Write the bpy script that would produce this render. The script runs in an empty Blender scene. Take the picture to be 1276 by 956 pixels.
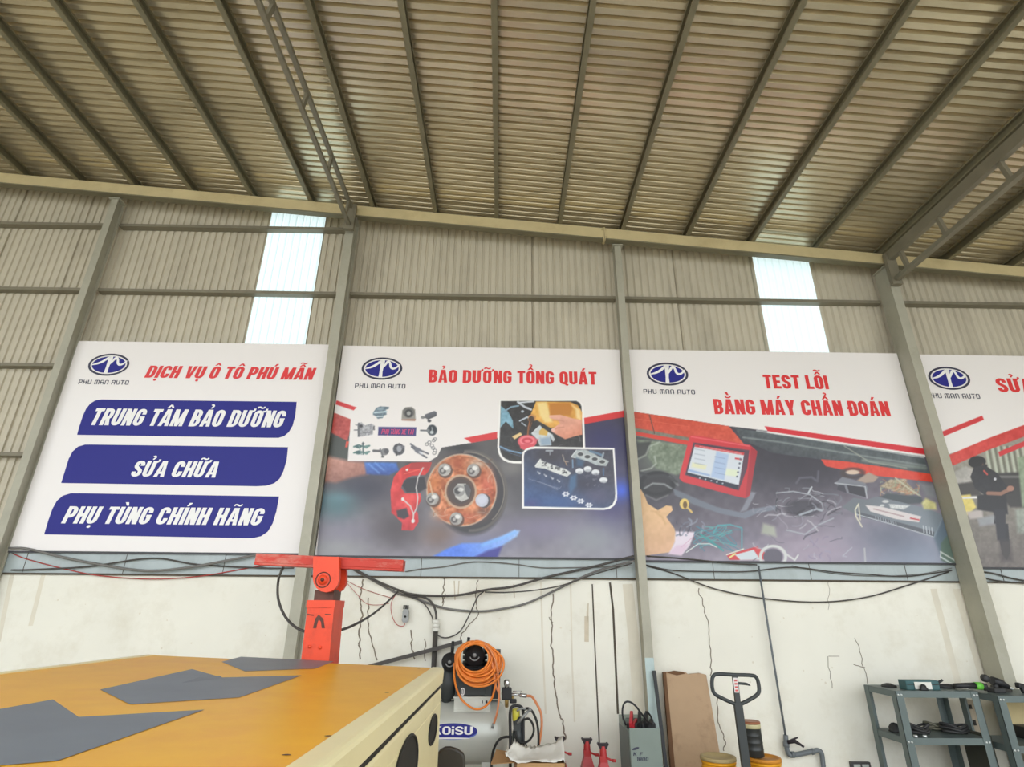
import bpy, bmesh, math, random
import numpy as np
from mathutils import Vector, Matrix
random.seed(7); rng = np.random.default_rng(7)
scene = bpy.context.scene
COL = scene.collection

# ------------------------------------------------------------------ camera
FPX = 695.5; CAM_H = 1.65
PITCH, YAW, ROLL = math.radians(22.2), math.radians(.846), math.radians(.468)
_cy, _sy = math.cos(YAW), math.sin(YAW)
FWD = Vector((_sy*math.cos(PITCH), _cy*math.cos(PITCH), math.sin(PITCH)))
_r = Vector((_cy, -_sy, 0)); _u = _r.cross(FWD)
RGT = _r*math.cos(ROLL) + _u*math.sin(ROLL)
UPV = -_r*math.sin(ROLL) + _u*math.cos(ROLL)
EYE = Vector((0, 0, CAM_H))
cam_d = bpy.data.cameras.new('camera'); cam = bpy.data.objects.new('camera', cam_d); COL.objects.link(cam)
cam.matrix_world = Matrix(((RGT.x, UPV.x, -FWD.x, 0), (RGT.y, UPV.y, -FWD.y, 0), (RGT.z, UPV.z, -FWD.z, CAM_H), (0, 0, 0, 1)))
cam_d.sensor_fit = 'HORIZONTAL'; cam_d.sensor_width = 36; cam_d.lens = 36*FPX/1276
cam_d.clip_start = .02; cam_d.clip_end = 300
scene.camera = cam

# ------------------------------------------------------------------ daylight: a bright overcast sky through the open front
world = bpy.data.worlds.new('overcast_sky'); scene.world = world; world.use_nodes = True
wn = world.node_tree.nodes; wl = world.node_tree.links; wn.clear()
w_out = wn.new('ShaderNodeOutputWorld'); w_bg = wn.new('ShaderNodeBackground')
w_tc = wn.new('ShaderNodeTexCoord'); w_sep = wn.new('ShaderNodeSeparateXYZ'); w_ramp = wn.new('ShaderNodeValToRGB')
wl.new(w_tc.outputs['Generated'], w_sep.inputs[0]); wl.new(w_sep.outputs['Z'], w_ramp.inputs[0])
w_ramp.color_ramp.elements[0].position = 0.0; w_ramp.color_ramp.elements[0].color = (.93, .96, 1, 1)
w_ramp.color_ramp.elements[1].position = .7; w_ramp.color_ramp.elements[1].color = (.86, .94, 1, 1)
wl.new(w_ramp.outputs[0], w_bg.inputs['Color']); wl.new(w_bg.outputs[0], w_out.inputs['Surface'])
w_bg.inputs['Strength'].default_value = 2.6
scene.view_settings.view_transform = 'Standard'; scene.view_settings.look = 'None'
scene.view_settings.gamma = 1; scene.view_settings.use_curve_mapping = False
scene.view_settings.exposure = 0.22

# ------------------------------------------------------------------ measuring helpers
def ray(x, y): return RGT*((x-638)/FPX) - UPV*((y-478)/FPX) + FWD
def at(x, y, Y):
    d = ray(x, y); return EYE + d*(Y/d.y)
def atz(x, y, Z):
    d = ray(x, y); return EYE + d*((Z-CAM_H)/d.z)

# ------------------------------------------------------------------ materials
def lin(c):
    c = np.asarray(c, float)/255
    return np.where(c <= .04045, c/12.92, ((c+.055)/1.055)**2.4)
def L4(c): return tuple(lin(c)) + (1,)
MATS = {}
def mat(name, col, rough=.6, metal=0, var=.12, scale=6, bump=0, dirt=None, dscale=2.5, damt=.5, spec=.5, coat=0, stretch=None):
    if name in MATS: return MATS[name]
    m = bpy.data.materials.new(name); m.use_nodes = True
    nt = m.node_tree; n = nt.nodes; l = nt.links; b = n['Principled BSDF']
    b.inputs['Roughness'].default_value = rough; b.inputs['Metallic'].default_value = metal
    b.inputs['Specular IOR Level'].default_value = spec
    if coat: b.inputs['Coat Weight'].default_value = coat; b.inputs['Coat Roughness'].default_value = .25
    tc = n.new('ShaderNodeTexCoord'); vec = tc.outputs['Object']
    if stretch:
        mp = n.new('ShaderNodeMapping'); mp.inputs['Scale'].default_value = stretch; l.new(vec, mp.inputs[0]); vec = mp.outputs[0]
    nz = n.new('ShaderNodeTexNoise'); nz.inputs['Scale'].default_value = scale; nz.inputs['Detail'].default_value = 5
    l.new(vec, nz.inputs['Vector'])
    rp = n.new('ShaderNodeValToRGB'); l.new(nz.outputs['Fac'], rp.inputs[0])
    c = lin(col); rp.color_ramp.elements[0].position = .3; rp.color_ramp.elements[1].position = .7
    rp.color_ramp.elements[0].color = tuple(np.clip(c*(1-var), 0, 1)) + (1,)
    rp.color_ramp.elements[1].color = tuple(np.clip(c*(1+var), 0, 1)) + (1,)
    out = rp.outputs[0]
    if dirt is not None:
        n2 = n.new('ShaderNodeTexNoise'); n2.inputs['Scale'].default_value = dscale; n2.inputs['Detail'].default_value = 8; n2.inputs['Roughness'].default_value = .7
        l.new(vec, n2.inputs['Vector'])
        r2 = n.new('ShaderNodeValToRGB'); r2.color_ramp.elements[0].position = .5; r2.color_ramp.elements[1].position = .72
        r2.color_ramp.elements[0].color = (0, 0, 0, 1); r2.color_ramp.elements[1].color = (damt,)*3 + (1,)
        l.new(n2.outputs['Fac'], r2.inputs[0])
        mx = n.new('ShaderNodeMix'); mx.data_type = 'RGBA'
        l.new(r2.outputs[0], mx.inputs[0]); l.new(out, mx.inputs[6]); mx.inputs[7].default_value = L4(dirt); out = mx.outputs[2]
    l.new(out, b.inputs['Base Color'])
    if bump:
        bp = n.new('ShaderNodeBump'); bp.inputs['Strength'].default_value = bump; bp.inputs['Distance'].default_value = .01
        l.new(nz.outputs['Fac'], bp.inputs['Height']); l.new(bp.outputs[0], b.inputs['Normal'])
    MATS[name] = m; return m

# ------------------------------------------------------------------ mesh building
class MB:
    def __init__(s): s.v = []; s.f = []; s.m = []; s.sm = []
    def add(s, vs, fs, mi=0, smooth=False):
        o = len(s.v); s.v += [tuple(p) for p in vs]
        for f in fs: s.f.append(tuple(i+o for i in f)); s.m.append(mi); s.sm.append(smooth)
    def box(s, a, b, mi=0, rot=None, piv=None):
        (x0, y0, z0), (x1, y1, z1) = a, b
        x0, x1 = sorted((x0, x1)); y0, y1 = sorted((y0, y1)); z0, z1 = sorted((z0, z1))
        vs = [Vector(p) for p in ((x0,y0,z0),(x1,y0,z0),(x1,y1,z0),(x0,y1,z0),(x0,y0,z1),(x1,y0,z1),(x1,y1,z1),(x0,y1,z1))]
        if rot is not None:
            piv = Vector(piv) if piv is not None else sum(vs, Vector())/8
            vs = [rot @ (p-piv) + piv for p in vs]
        s.add(vs, [(0,3,2,1),(4,5,6,7),(0,1,5,4),(1,2,6,5),(2,3,7,6),(3,0,4,7)], mi); return s
    def prism(s, loop, d, mi=0):          # planar loop (counter-clockwise seen from the -d side) swept by d
        n = len(loop); d = Vector(d); lo = [Vector(p) for p in loop]
        s.add(lo + [p+d for p in lo], [tuple(range(n)), tuple(range(2*n-1, n-1, -1))] + [(i, i+n, (i+1) % n + n, (i+1) % n) for i in range(n)], mi); return s
    def bar(s, a, b, w, h, up=(0,0,1), mi=0):
        a, b = Vector(a), Vector(b); d = (b-a).normalized(); x = d.cross(Vector(up)).normalized(); y = x.cross(d)
        q = [(-w/2,-h/2),(w/2,-h/2),(w/2,h/2),(-w/2,h/2)]
        vs = [a+x*i+y*j for i, j in q] + [b+x*i+y*j for i, j in q]
        s.add(vs, [(0,1,2,3),(7,6,5,4),(0,4,5,1),(1,5,6,2),(2,6,7,3),(3,7,4,0)], mi); return s
    def tube(s, pts, r, n=8, mi=0, closed=False, caps=True):
        pts = [Vector(p) for p in pts]; k = len(pts); rr = r if hasattr(r, '__len__') else [r]*k
        prev = None; vs = []
        for i, p in enumerate(pts):
            t = (pts[(i+1) % k]-pts[i-1]) if closed else (pts[min(i+1, k-1)]-pts[max(i-1, 0)])
            t = t.normalized() if t.length > 1e-9 else Vector((0,0,1))
            if prev is None: prev = t.orthogonal().normalized()
            prev = (prev - t*prev.dot(t)); prev = prev.normalized() if prev.length > 1e-6 else t.orthogonal().normalized()
            b = t.cross(prev)
            vs += [p + (prev*math.cos(a)+b*math.sin(a))*rr[i] for a in (2*math.pi*j/n for j in range(n))]
        fs = []
        for i in range(k if closed else k-1):
            i2 = (i+1) % k
            for j in range(n): fs.append((i*n+j, i*n+(j+1) % n, i2*n+(j+1) % n, i2*n+j))
        s.add(vs, fs, mi, True)
        if caps and not closed:
            o = len(s.v)-len(vs)
            s.f += [tuple(o+j for j in range(n-1, -1, -1)), tuple(o+(k-1)*n+j for j in range(n))]; s.m += [mi]*2; s.sm += [False]*2
        return s
    def lathe(s, prof, c, axis=(0,0,1), n=28, mi=0, smooth=True):   # prof: list of (radius, height along the axis)
        c = Vector(c); ax = Vector(axis).normalized(); x = ax.orthogonal().normalized(); y = ax.cross(x); vs = []
        for r, h in prof: vs += [c+ax*h+(x*math.cos(2*math.pi*j/n)+y*math.sin(2*math.pi*j/n))*r for j in range(n)]
        fs = [(i*n+j, i*n+(j+1) % n, (i+1)*n+(j+1) % n, (i+1)*n+j) for i in range(len(prof)-1) for j in range(n)]
        s.add(vs, fs, mi, smooth); return s
    def cyl(s, a, b, r, n=20, mi=0, r2=None):
        a, b = Vector(a), Vector(b); h = (b-a).length; r2 = r if r2 is None else r2
        return s.lathe([(0,0),(r,0),(r,0),(r2,h),(r2,h),(0,h)], a, b-a, n, mi)
    def build(s, name, mats, parent=None, bevel=0, label=None):
        o0 = Vector(parent['_o']) if parent is not None else Vector((0,0,0))
        me = bpy.data.meshes.new(name)
        me.from_pydata([tuple(Vector(p)-o0) for p in s.v], [], s.f)
        for m in (mats if isinstance(mats, (list, tuple)) else [mats]): me.materials.append(m)
        me.polygons.foreach_set('material_index', s.m); me.polygons.foreach_set('use_smooth', s.sm); me.update()
        bm = bmesh.new(); bm.from_mesh(me); bmesh.ops.remove_doubles(bm, verts=bm.verts, dist=1e-6)
        bmesh.ops.recalc_face_normals(bm, faces=bm.faces); bm.to_mesh(me); bm.free()
        ob = bpy.data.objects.new(name, me); COL.objects.link(ob)
        if parent is not None: ob.parent = parent; ob['_o'] = tuple(o0)
        else: ob['_o'] = (0.,0.,0.)
        if bevel:
            md = ob.modifiers.new('edge', 'BEVEL'); md.width = bevel; md.segments = 2; md.limit_method = 'ANGLE'; md.angle_limit = .7
        if label: ob['label'] = label
        return ob
def tag(o, label, cat, group=None, kind=None):
    o['label'] = label; o['category'] = cat
    if group: o['group'] = group
    if kind: o['kind'] = kind
    return o
def thing(name, label, cat, loc, group=None, kind='thing'):
    o = bpy.data.objects.new(name, None); COL.objects.link(o); o.location = loc; o.empty_display_size = .1
    o['_o'] = tuple(loc); return tag(o, label, cat, group, kind)
def struct(o, label=None, cat=None):
    o['kind'] = 'structure'
    if label: o['label'] = label
    if cat: o['category'] = cat
    return o
def smooth_path(pts, k=6):
    pts = [Vector(p) for p in pts]; P = [pts[0]*2-pts[1]] + pts + [pts[-1]*2-pts[-2]]; out = []
    for i in range(1, len(P)-2):
        a, b, c, d = P[i-1:i+3]
        for j in range(k):
            t = j/k; out.append(.5*((2*b)+(c-a)*t+(2*a-5*b+4*c-d)*t*t+(3*b-a-3*c+d)*t**3))
    return out + [pts[-1]]
def rounded(x0, z0, x1, z1, r, k=5):      # loop in a plane, as (u, v) pairs
    out = []
    for cx, cz, a0 in ((x1-r, z0+r, -90), (x1-r, z1-r, 0), (x0+r, z1-r, 90), (x0+r, z0+r, 180)):
        out += [(cx+r*math.cos(math.radians(a0+90*i/k)), cz+r*math.sin(math.radians(a0+90*i/k))) for i in range(k+1)]
    return out

# ------------------------------------------------------------------ lettering: a condensed bold stroke alphabet with Vietnamese marks
import unicodedata
def _arc(cx, cy, rx, ry, a0, a1, n=7): return [(cx+rx*math.cos(math.radians(a0+(a1-a0)*i/n)), cy+ry*math.sin(math.radians(a0+(a1-a0)*i/n))) for i in range(n+1)]
class Alphabet:
    def __init__(s, sx=.2, sy=.165, W=.55, r=1.0, techno=False): s.sx, s.sy, s.W, s.r, s.techno = sx, sy, W, r, techno
    def stroke(s, V, F, pts, closed=False, kx=1, ky=1):
        n = len(pts); o = len(V); L, R = [], []
        for i, p in enumerate(pts):
            q0 = pts[i-1] if (closed or i) else p; q1 = pts[(i+1) % n] if (closed or i < n-1) else p
            d = Vector((q1[0]-q0[0], q1[1]-q0[1])); d = d.normalized() if d.length > 1e-9 else Vector((1,0)); nx, ny = -d.y*s.sx/2*kx, d.x*s.sy/2*ky
            L.append((p[0]+nx, p[1]+ny)); R.append((p[0]-nx, p[1]-ny))
        V += L+R
        for i in range(n if closed else n-1): j = (i+1) % n; F.append((o+i, o+n+i, o+n+j, o+j))
    def glyph(s, ch):
        V, F = [], []; sx, sy, W = s.sx, s.sy, s.W; a, b = sx/2, sy/2; x0, x1, m = a, W-a, W/2; rx = (x1-x0)/2*s.r; ry = min(.26, rx*1.05)*1.0
        def P(*pts): V.extend(pts); F.append(tuple(range(len(V)-len(pts), len(V))))
        def R(u0, v0, u1, v1): P((u0,v0),(u1,v0),(u1,v1),(u0,v1))
        S = lambda pts, **k: s.stroke(V, F, pts, **k)
        t, e = 1-b, b
        TL = _arc(x0+rx, t-ry, rx, ry, 180, 90); TR = _arc(x1-rx, t-ry, rx, ry, 90, 0); BR = _arc(x1-rx, e+ry, rx, ry, 0, -90); BL = _arc(x0+rx, e+ry, rx, ry, 270, 180); w = W
        if s.techno and ch in 'AMN':
            if ch == 'M': w = W*1.3; x1 = w-a
            S([(x0,0)]+_arc(x0+rx, t-ry, rx, ry, 180, 90)+_arc(x1-rx, t-ry, rx, ry, 90, 0)+[(x1,0)])
            if ch == 'A': R(x0, .36, x1, .36+sy)
            if ch == 'M': R(w/2-a, 0, w/2+a, t)
        elif ch in 'O0Q': S(TL+TR+BR+BL, closed=True); ch == 'Q' and P((m,.02),(m+.1,.16),(W+.04,-.04),(W-.06,-.14))
        elif ch == 'C': S([(x1,.36)]+[p for p in reversed(_arc(x1-rx, e+ry, rx, ry, 0, -90))][::-1]+BL+TL+TR+[(x1,.64)])
        elif ch == 'G': S([(x1,.46),(x1,e+ry)]+BR+BL+TL+TR+[(x1,.66)]); R(m, .40, W, .40+sy*.85)
        elif ch in 'DĐ':
            R(0,0,sx,1); S([(a,t),(x1-rx,t)]+TR+BR+[(a,e)])
            if ch == 'Đ': R(-.09,.44,m-.02,.44+sy*.8)
        elif ch in 'BPR8':
            mid = .47
            def bowl(y0, y1, xr): ry_ = min(ry, (y1-y0)/2); r_ = min(rx, xr-x0); S([(a,y1),(xr-r_,y1)]+_arc(xr-r_, y1-ry_, r_, ry_, 90, 0)+_arc(xr-r_, y0+ry_, r_, ry_, 0, -90)+[(a,y0)])
            if ch == '8': S(TL+TR+BR+BL, closed=True); R(a,.41,W-a,.59)
            else:
                R(0,0,sx,1); bowl(mid+.02 if ch == 'B' else mid-.04, t, x1-(.02 if ch == 'B' else 0))
                if ch == 'B': bowl(e, mid+.02, x1)
                if ch == 'R': P((m-.06,.46),(m+.14,.46),(W+.02,0),(W-sx-.01,0))
        elif ch == 'S': S([(x1,.68)]+[p for p in reversed(TR)]+[p for p in reversed(TL)]+_arc(x0+rx, .70, rx, .16, 180, 235, 4)+_arc(x1-rx, .30, rx, .16, 55, 0, 4)+BR+BL+[(x0,.32)])
        elif ch == 'U': S([(x0,1),(x0,e+ry)]+[p for p in reversed(BL)]+[p for p in reversed(BR)]+[(x1,1)])
        elif ch == 'A': w = W*1.08; P((0,0),(sx*.95,0),(w/2+.03,1),(w/2-sx*.62,1)); P((w,0),(w-sx*.95,0),(w/2-.03,1),(w/2+sx*.62,1)); R(.14,.19,w-.14,.19+sy*.85)
        elif ch == 'V': w = W*1.06; P((0,1),(sx*.97,1),(w/2+.03,0),(w/2-sx*.58,0)); P((w,1),(w-sx*.97,1),(w/2-.03,0),(w/2+sx*.58,0))
        elif ch == 'Y': w = W*1.06; R(w/2-a,0,w/2+a,.45); P((0,1),(sx*1.02,1),(w/2+a,.40),(w/2-a,.40)); P((w,1),(w-sx*1.02,1),(w/2-a,.40),(w/2+a,.40))
        elif ch == 'T': w = W*.95; R(0,1-sy,w,1); R(w/2-a,0,w/2+a,1)
        elif ch == 'H': R(0,0,sx,1); R(W-sx,0,W,1); R(a,.5-b,W-a,.5+b)
        elif ch in 'I1': w = sx+(.08 if ch == '1' else 0); R(w-sx,0,w,1); ch == '1' and P((0,.72),(0,.84),(w-sx+.02,1),(w-.02,.86))
        elif ch == 'i': w = sx; R(0,0,sx,.66); R(0,.8,sx,1)
        elif ch == 'L': w = W*.86; R(0,0,sx,1); R(0,0,w,sy)
        elif ch in 'EF': w = W*.88; R(0,0,sx,1); R(0,1-sy,w,1); R(0,.5-b,w*.92,.5+b); ch == 'E' and R(0,0,w,sy)
        elif ch == 'X': P((0,0),(sx,0),(W,1),(W-sx,1)); P((0,1),(sx,1),(W,0),(W-sx,0))
        elif ch == 'K': R(0,0,sx,1); P((sx*.7,.36),(sx*.8,.58),(W-sx*1.05,1),(W,1)); P((m-.06,.52),(m+.1,.62),(W+.02,0),(W-sx*1.02,0))
        elif ch == 'N': R(0,0,sx*.94,1); R(W-sx*.94,0,W,1); P((0,1),(sx,1),(W,0),(W-sx,0))
        elif ch == 'M': w = W*1.34; R(0,0,sx*.92,1); R(w-sx*.92,0,w,1); P((0,1),(sx*1.05,1),(w/2+sx*.4,0),(w/2-sx*.4,0)); P((w,1),(w-sx*1.05,1),(w/2-sx*.4,0),(w/2+sx*.4,0))
        elif ch == ' ': w = .22
        return V, F, w
    def marks(s, V, F, w, cmb, base):
        c = w/2; y = 1.07; S = lambda pts, k=.5: s.stroke(V, F, pts, kx=k, ky=k*1.1)
        def P(*pts): V.extend(pts); F.append(tuple(range(len(V)-len(pts), len(V))))
        for m in cmb:
            if m == '\u0323': P(*_arc(c, -.16, .1, .085, 0, 360, 10)[:-1])
            elif m == '\u031b': S([(w-.1,.93),(w+.02,.93),(w+.09,.99),(w+.09,1.1)], .55)
        up = [m for m in cmb if m not in '\u0323\u031b']; st = len(up) > 1
        for i, m in enumerate(up):
            if m == '\u0302': P((c-.21,y),(c-.09,y),(c,y+.1),(c,y+.2),(c-.06,y+.2)); P((c+.21,y),(c+.09,y),(c,y+.1),(c,y+.2),(c+.06,y+.2)); y += .2 if st else 0
            elif m == '\u0306': S(_arc(c, y+.13, .15, .1, 180, 360, 8), .45); y += .2 if st else 0
            elif m == '\u0303': S([(c-.2,y+.05),(c-.15,y+.12),(c-.08,y+.13),(c,y+.09),(c+.08,y+.06),(c+.15,y+.08),(c+.2,y+.15)], .45)
            elif m == '\u0309': S(_arc(c, y+.15, .08, .07, 150, -60, 8)+[(c+.0,y+.04),(c,y)], .42)
            elif m == '\u0301': P((c-.08,y),(c+.04,y),(c+.18,y+.2),(c,y+.2))
            elif m == '\u0300': P((c+.08,y),(c-.04,y),(c-.18,y+.2),(c,y+.2))
    def text(s, body, gap=.07):
        V, F = [], []; x = 0
        for ch in body:
            base = unicodedata.normalize('NFD', ch) if ch != 'Đ' else ch
            v, f, w = s.glyph(base[0]); s.marks(v, f, w, base[1:], base[0]); o = len(V)
            V += [(p[0]+x, p[1]) for p in v]; F += [tuple(i+o for i in q) for q in f]; x += w+gap+(.07 if '\u031b' in base else 0)
        return np.array(V), F
BOLDF = Alphabet(.225, .175); TECH = Alphabet(.145, .14, .62, .45, True); WIDE = Alphabet(.23, .19, .78, .8); TINY = Alphabet(.15, .13, .5)
def lettering(name, body, x0, x1, z0, zc, Y, m, parent, font=None, shear=0., gap=.07, wrap=None, label=None):
    v, f = (font or BOLDF).text(body, gap); h = zc-z0
    x = v[:, 0]+shear*v[:, 1]; x = x0+(x-x.min())/(x.max()-x.min())*(x1-x0); z = z0+v[:, 1]*h
    mb = MB()
    for k, q in enumerate(f):            # strokes overlap, so each face sits a hair in front of the one before
        mb.add([(x[i], (wrap(x[i], z[i]) if wrap else Y)-.000015*(k % 40), z[i]) for i in q], [tuple(range(len(q)))])
    return mb.build(name, m, parent, label=label)
# ------------------------------------------------------------------ materials of the place
M_sheet = mat('corrugated_wall_sheet', (196,188,168), .45, .0, .05, 3, dirt=(120,110,92), dscale=1.6, damt=.35, stretch=(1,1,.35))
M_roof = mat('galvanised_roof_sheet', (214,202,173), .26, .7, .05, 2.5, dirt=(120,108,80), dscale=2, damt=.3, stretch=(.4,1,1))
M_steel = mat('painted_grey_steel', (172,169,152), .5, .1, .08, 5, dirt=(110,105,85), damt=.4)
M_purlin = mat('weathered_purlin_steel', (124,118,94), .5, .1, .1, 5)
M_cream = mat('cream_painted_beam', (206,190,146), .5, 0, .06, 4, dirt=(160,135,90), damt=.35)
M_girt = mat('olive_grey_girt', (128,122,104), .5, .1, .08, 5)
M_flash = mat('pale_blue_grey_flashing', (170,180,180), .4, .1, .06, 3, dirt=(130,135,130), damt=.4, stretch=(1,1,.4))
M_plaster = mat('whitewashed_plaster', (237,234,221), .85, 0, .035, 1.4, bump=.15, dirt=(206,197,174), dscale=1.1, damt=.5, spec=.2)
M_crack = mat('dark_crack', (128,116,100), .9, 0, .15, 10)
M_stain = mat('brown_wall_stain', (224,217,199), .9, 0, .06, 5, spec=.2)
M_groove = mat('deep_groove', (84,76,64), .9)
M_floor = mat('concrete_floor', (200,194,180), .7, 0, .08, 1, dirt=(120,112,100), dscale=.7, damt=.5)
def translucent():
    m = bpy.data.materials.new('translucent_plastic_sheet'); m.use_nodes = True
    nt = m.node_tree; n = nt.nodes; l = nt.links; n.clear()
    o = n.new('ShaderNodeOutputMaterial'); t = n.new('ShaderNodeBsdfTranslucent'); d = n.new('ShaderNodeBsdfDiffuse'); x = n.new('ShaderNodeMixShader')
    t.inputs[0].default_value = (.60,.71,.72,1); d.inputs[0].default_value = (.7,.8,.8,1); x.inputs[0].default_value = .25
    l.new(t.outputs[0], x.inputs[1]); l.new(d.outputs[0], x.inputs[2]); l.new(x.outputs[0], o.inputs[0]); return m
M_trans = translucent()

# ------------------------------------------------------------------ shell of the shed
SL = -.091
def raf(x): return 6.965 + SL*x          # top of the gable rafter = underside of the purlins
def roofz(x): return raf(x) + .145       # underside of the roof sheet
PW = .1055                               # corrugation pitch
def corr_steps(a, b):                    # (position, is_rib) along the sheet: flat pan, slope, rib top, slope
    k = math.floor(a/PW); out = []
    while k*PW < b:
        for t, h in ((0,0),(.56,0),(.62,1),(.80,1),(1.0,0)):
            p = (k+t)*PW
            if a-1e-6 <= p <= b+1e-6 and (not out or p-out[-1][0] > 1e-5): out.append((p, h))
        k += 1
    if not out or out[0][0] > a+1e-5: out.insert(0, (a, 0))
    if out[-1][0] < b-1e-5: out.append((b, 0))
    return out
def wall_sheets(segs, y0=7.0):
    mb = MB()
    for x0, x1, dy, z0 in segs:
        st = corr_steps(x0, x1); vs = []; fs = []
        for p, h in st:
            y = y0 + dy + h*.022
            vs += [(p, y, z0), (p, y, roofz(p)+.0)]
        for i in range(len(st)-1): fs.append((2*i, 2*i+2, 2*i+3, 2*i+1))
        mb.add(vs, fs)
    return mb
W1 = (-3.63, -2.765); W2 = (3.68, 4.55)
sheets = []; x = -14.0; k = 0
cuts = [-14,-12.9,-11.8,-10.7,-9.6,-8.5,-7.45,-6.4,-5.35,-4.3] + [W1[0], W1[1]] + [-1.7,-.63,.36,1.43,2.5] + [W2[0], W2[1]] + [5.6,6.68,7.75,8.8,10,12,14,16,18]
for a, b in zip(cuts, cuts[1:]):
    if (a, b) in (W1, W2): continue
    sheets.append((a, b+.03, .003*(k % 2), 1.95)); k += 1
wb = struct(wall_sheets(sheets).build('wall_back', M_sheet))
for i, w in enumerate((W1, W2)):
    o = struct(wall_sheets([(w[0]-.02, w[1]+.02, .006, 4.2)]).build('window_%d' % (i+1), M_trans))
    o['label'] = ('bright translucent wall sheet above the blue-panelled banner', 'bright translucent wall sheet above the diagnostic tablet banner')[i]

# roof: corrugations run down the slope, purlins run away from the gable wall
mb = MB(); st = corr_steps(-2.2, 7.25); vs = []; fs = []
for p, h in st:
    for xx in (-14., 18.): vs.append((xx, p, roofz(xx)+h*.047))
for i in range(len(st)-1): fs.append((2*i, 2*i+1, 2*i+3, 2*i+2))
mb.add(vs, fs); struct(mb.build('ceiling', M_roof))
mb = MB(); mb.box((-45,-60,-.2),(45,40,0)); struct(mb.build('floor', M_floor))

# block wall under the sheets, with cracks, grooves and old stains
WY = 6.92; WT = 2.02
mb = MB(); mb.box((-14,WY,0),(18,WY+.22,WT))
def strip(pts, w, mi, y=WY-.0015):       # a jagged line following the wall face
    ps = [at(px, py, y) for px, py in pts]
    for a, b in zip(ps, ps[1:]):
        d = Vector((b.x-a.x, 0, b.z-a.z)); d = d.normalized() if d.length else Vector((0,0,1)); nrm = Vector((d.z, 0, -d.x))*w/2
        mb.add([a-nrm, b-nrm, b+nrm, a+nrm], [(0,1,2,3)], mi)
def jag(pts, w, n=6, amp=1.5, mi=1):
    w *= 1.35
    out = []
    for (x0, y0), (x1, y1) in zip(pts, pts[1:]):
        for j in range(n): t = j/n; out.append((x0+(x1-x0)*t+random.uniform(-amp, amp), y0+(y1-y0)*t))
    strip(out+[pts[-1]], w, mi)
jag([(453,722),(449,745),(452,765),(447,785),(449,822)], .012)
jag([(460,745),(458,770),(462,795),(470,823)], .010)
jag([(552,700),(553,728),(551,752)], .009); jag([(556,740),(549,760)], .006)
jag([(595,723),(592,745),(596,765),(576,790),(574,800)], .008)
jag([(513,785),(513,810),(517,822)], .010); jag([(529,796),(530,824)], .008)
jag([(690,740),(687,770),(687,800),(689,830),(693,862),(698,890),(703,905),(704,922)], .011)
jag([(684,769),(689,776)], .006)
jag([(870,733),(878,758),(884,790),(886,830),(885,842)], .008); jag([(893,865),(896,900),(903,925),(902,936)], .008)
jag([(1066,795),(1072,815),(1081,852)], .006); jag([(1031,818),(1037,858)], .005); jag([(1031,818),(1046,818)], .004)
jag([(1033,722),(1032,760)], .003); jag([(1062,828),(1078,832)], .006)
strip([(738,728),(741,800),(747,930)], .016, 2); strip([(760,726),(764,760),(770,890)], .024, 2)
for pts, w in (([(782,728),(790,800),(800,956)], .12), ([(1163,734),(1178,790),(1196,860)], .075), ([(1195,734),(1212,790),(1232,860)], .15),
               ([(674,726),(676,800),(680,890)], .02), ([(711,726),(713,830),(716,900)], .018), ([(732,762),(731,800)], .03), ([(55,712),(38,780)], .05), ([(16,712),(-2,800)], .05)):
    strip(pts, w, 3, WY-.0008)
for _ in range(60):
    px, py = random.uniform(30, 1240), random.uniform(740, 870); s = random.uniform(.004, .012)
    p = at(px, py, WY-.001); mb.add([p+Vector((s*math.cos(a)*random.uniform(.6,1.4), 0, s*math.sin(a)*random.uniform(.6,1.4))) for a in (k*math.pi/3 for k in range(6))], [(0,1,2,3,4,5)], 3)
for pts, w in (([(733,752),(732,775)], .015), ([(731,768),(731,800)], .05), ([(566,724),(567,748)], .012), ([(572,724),(571,742)], .012), ([(640,728),(641,745)], .012)):
    strip(pts, w, 4, WY-.0012)
struct(mb.build('wall_lower', [M_plaster, M_crack, M_groove, M_stain, mat('dark_drip_stain', (204,192,170), .9)]))
mb = MB(); mb.box((-14,6.905,WT-.015),(18,6.985,2.34)); mb.box((-14,6.895,WT-.02),(18,6.92,WT+.0),1)
for xx in np.arange(-13.6, 18, 1.15): mb.box((xx,6.902,WT),(xx+.006,6.906,2.34),1)
struct(mb.build('trim_1', [M_flash, M_groove]), 'pale grey metal flashing strip between banners and block wall')
mb = MB(); mb.add([(-14,-2.2,0),(-14,7.1,0),(-14,7.1,roofz(-14)),(-14,-2.2,roofz(-14))], [(0,1,2,3)]); struct(mb.build('wall_left', M_sheet))
mb = MB(); mb.add([(18,-2.2,0),(18,7.1,0),(18,7.1,roofz(18)),(18,-2.2,roofz(18))], [(0,1,2,3)]); struct(mb.build('wall_right', M_sheet))

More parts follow.
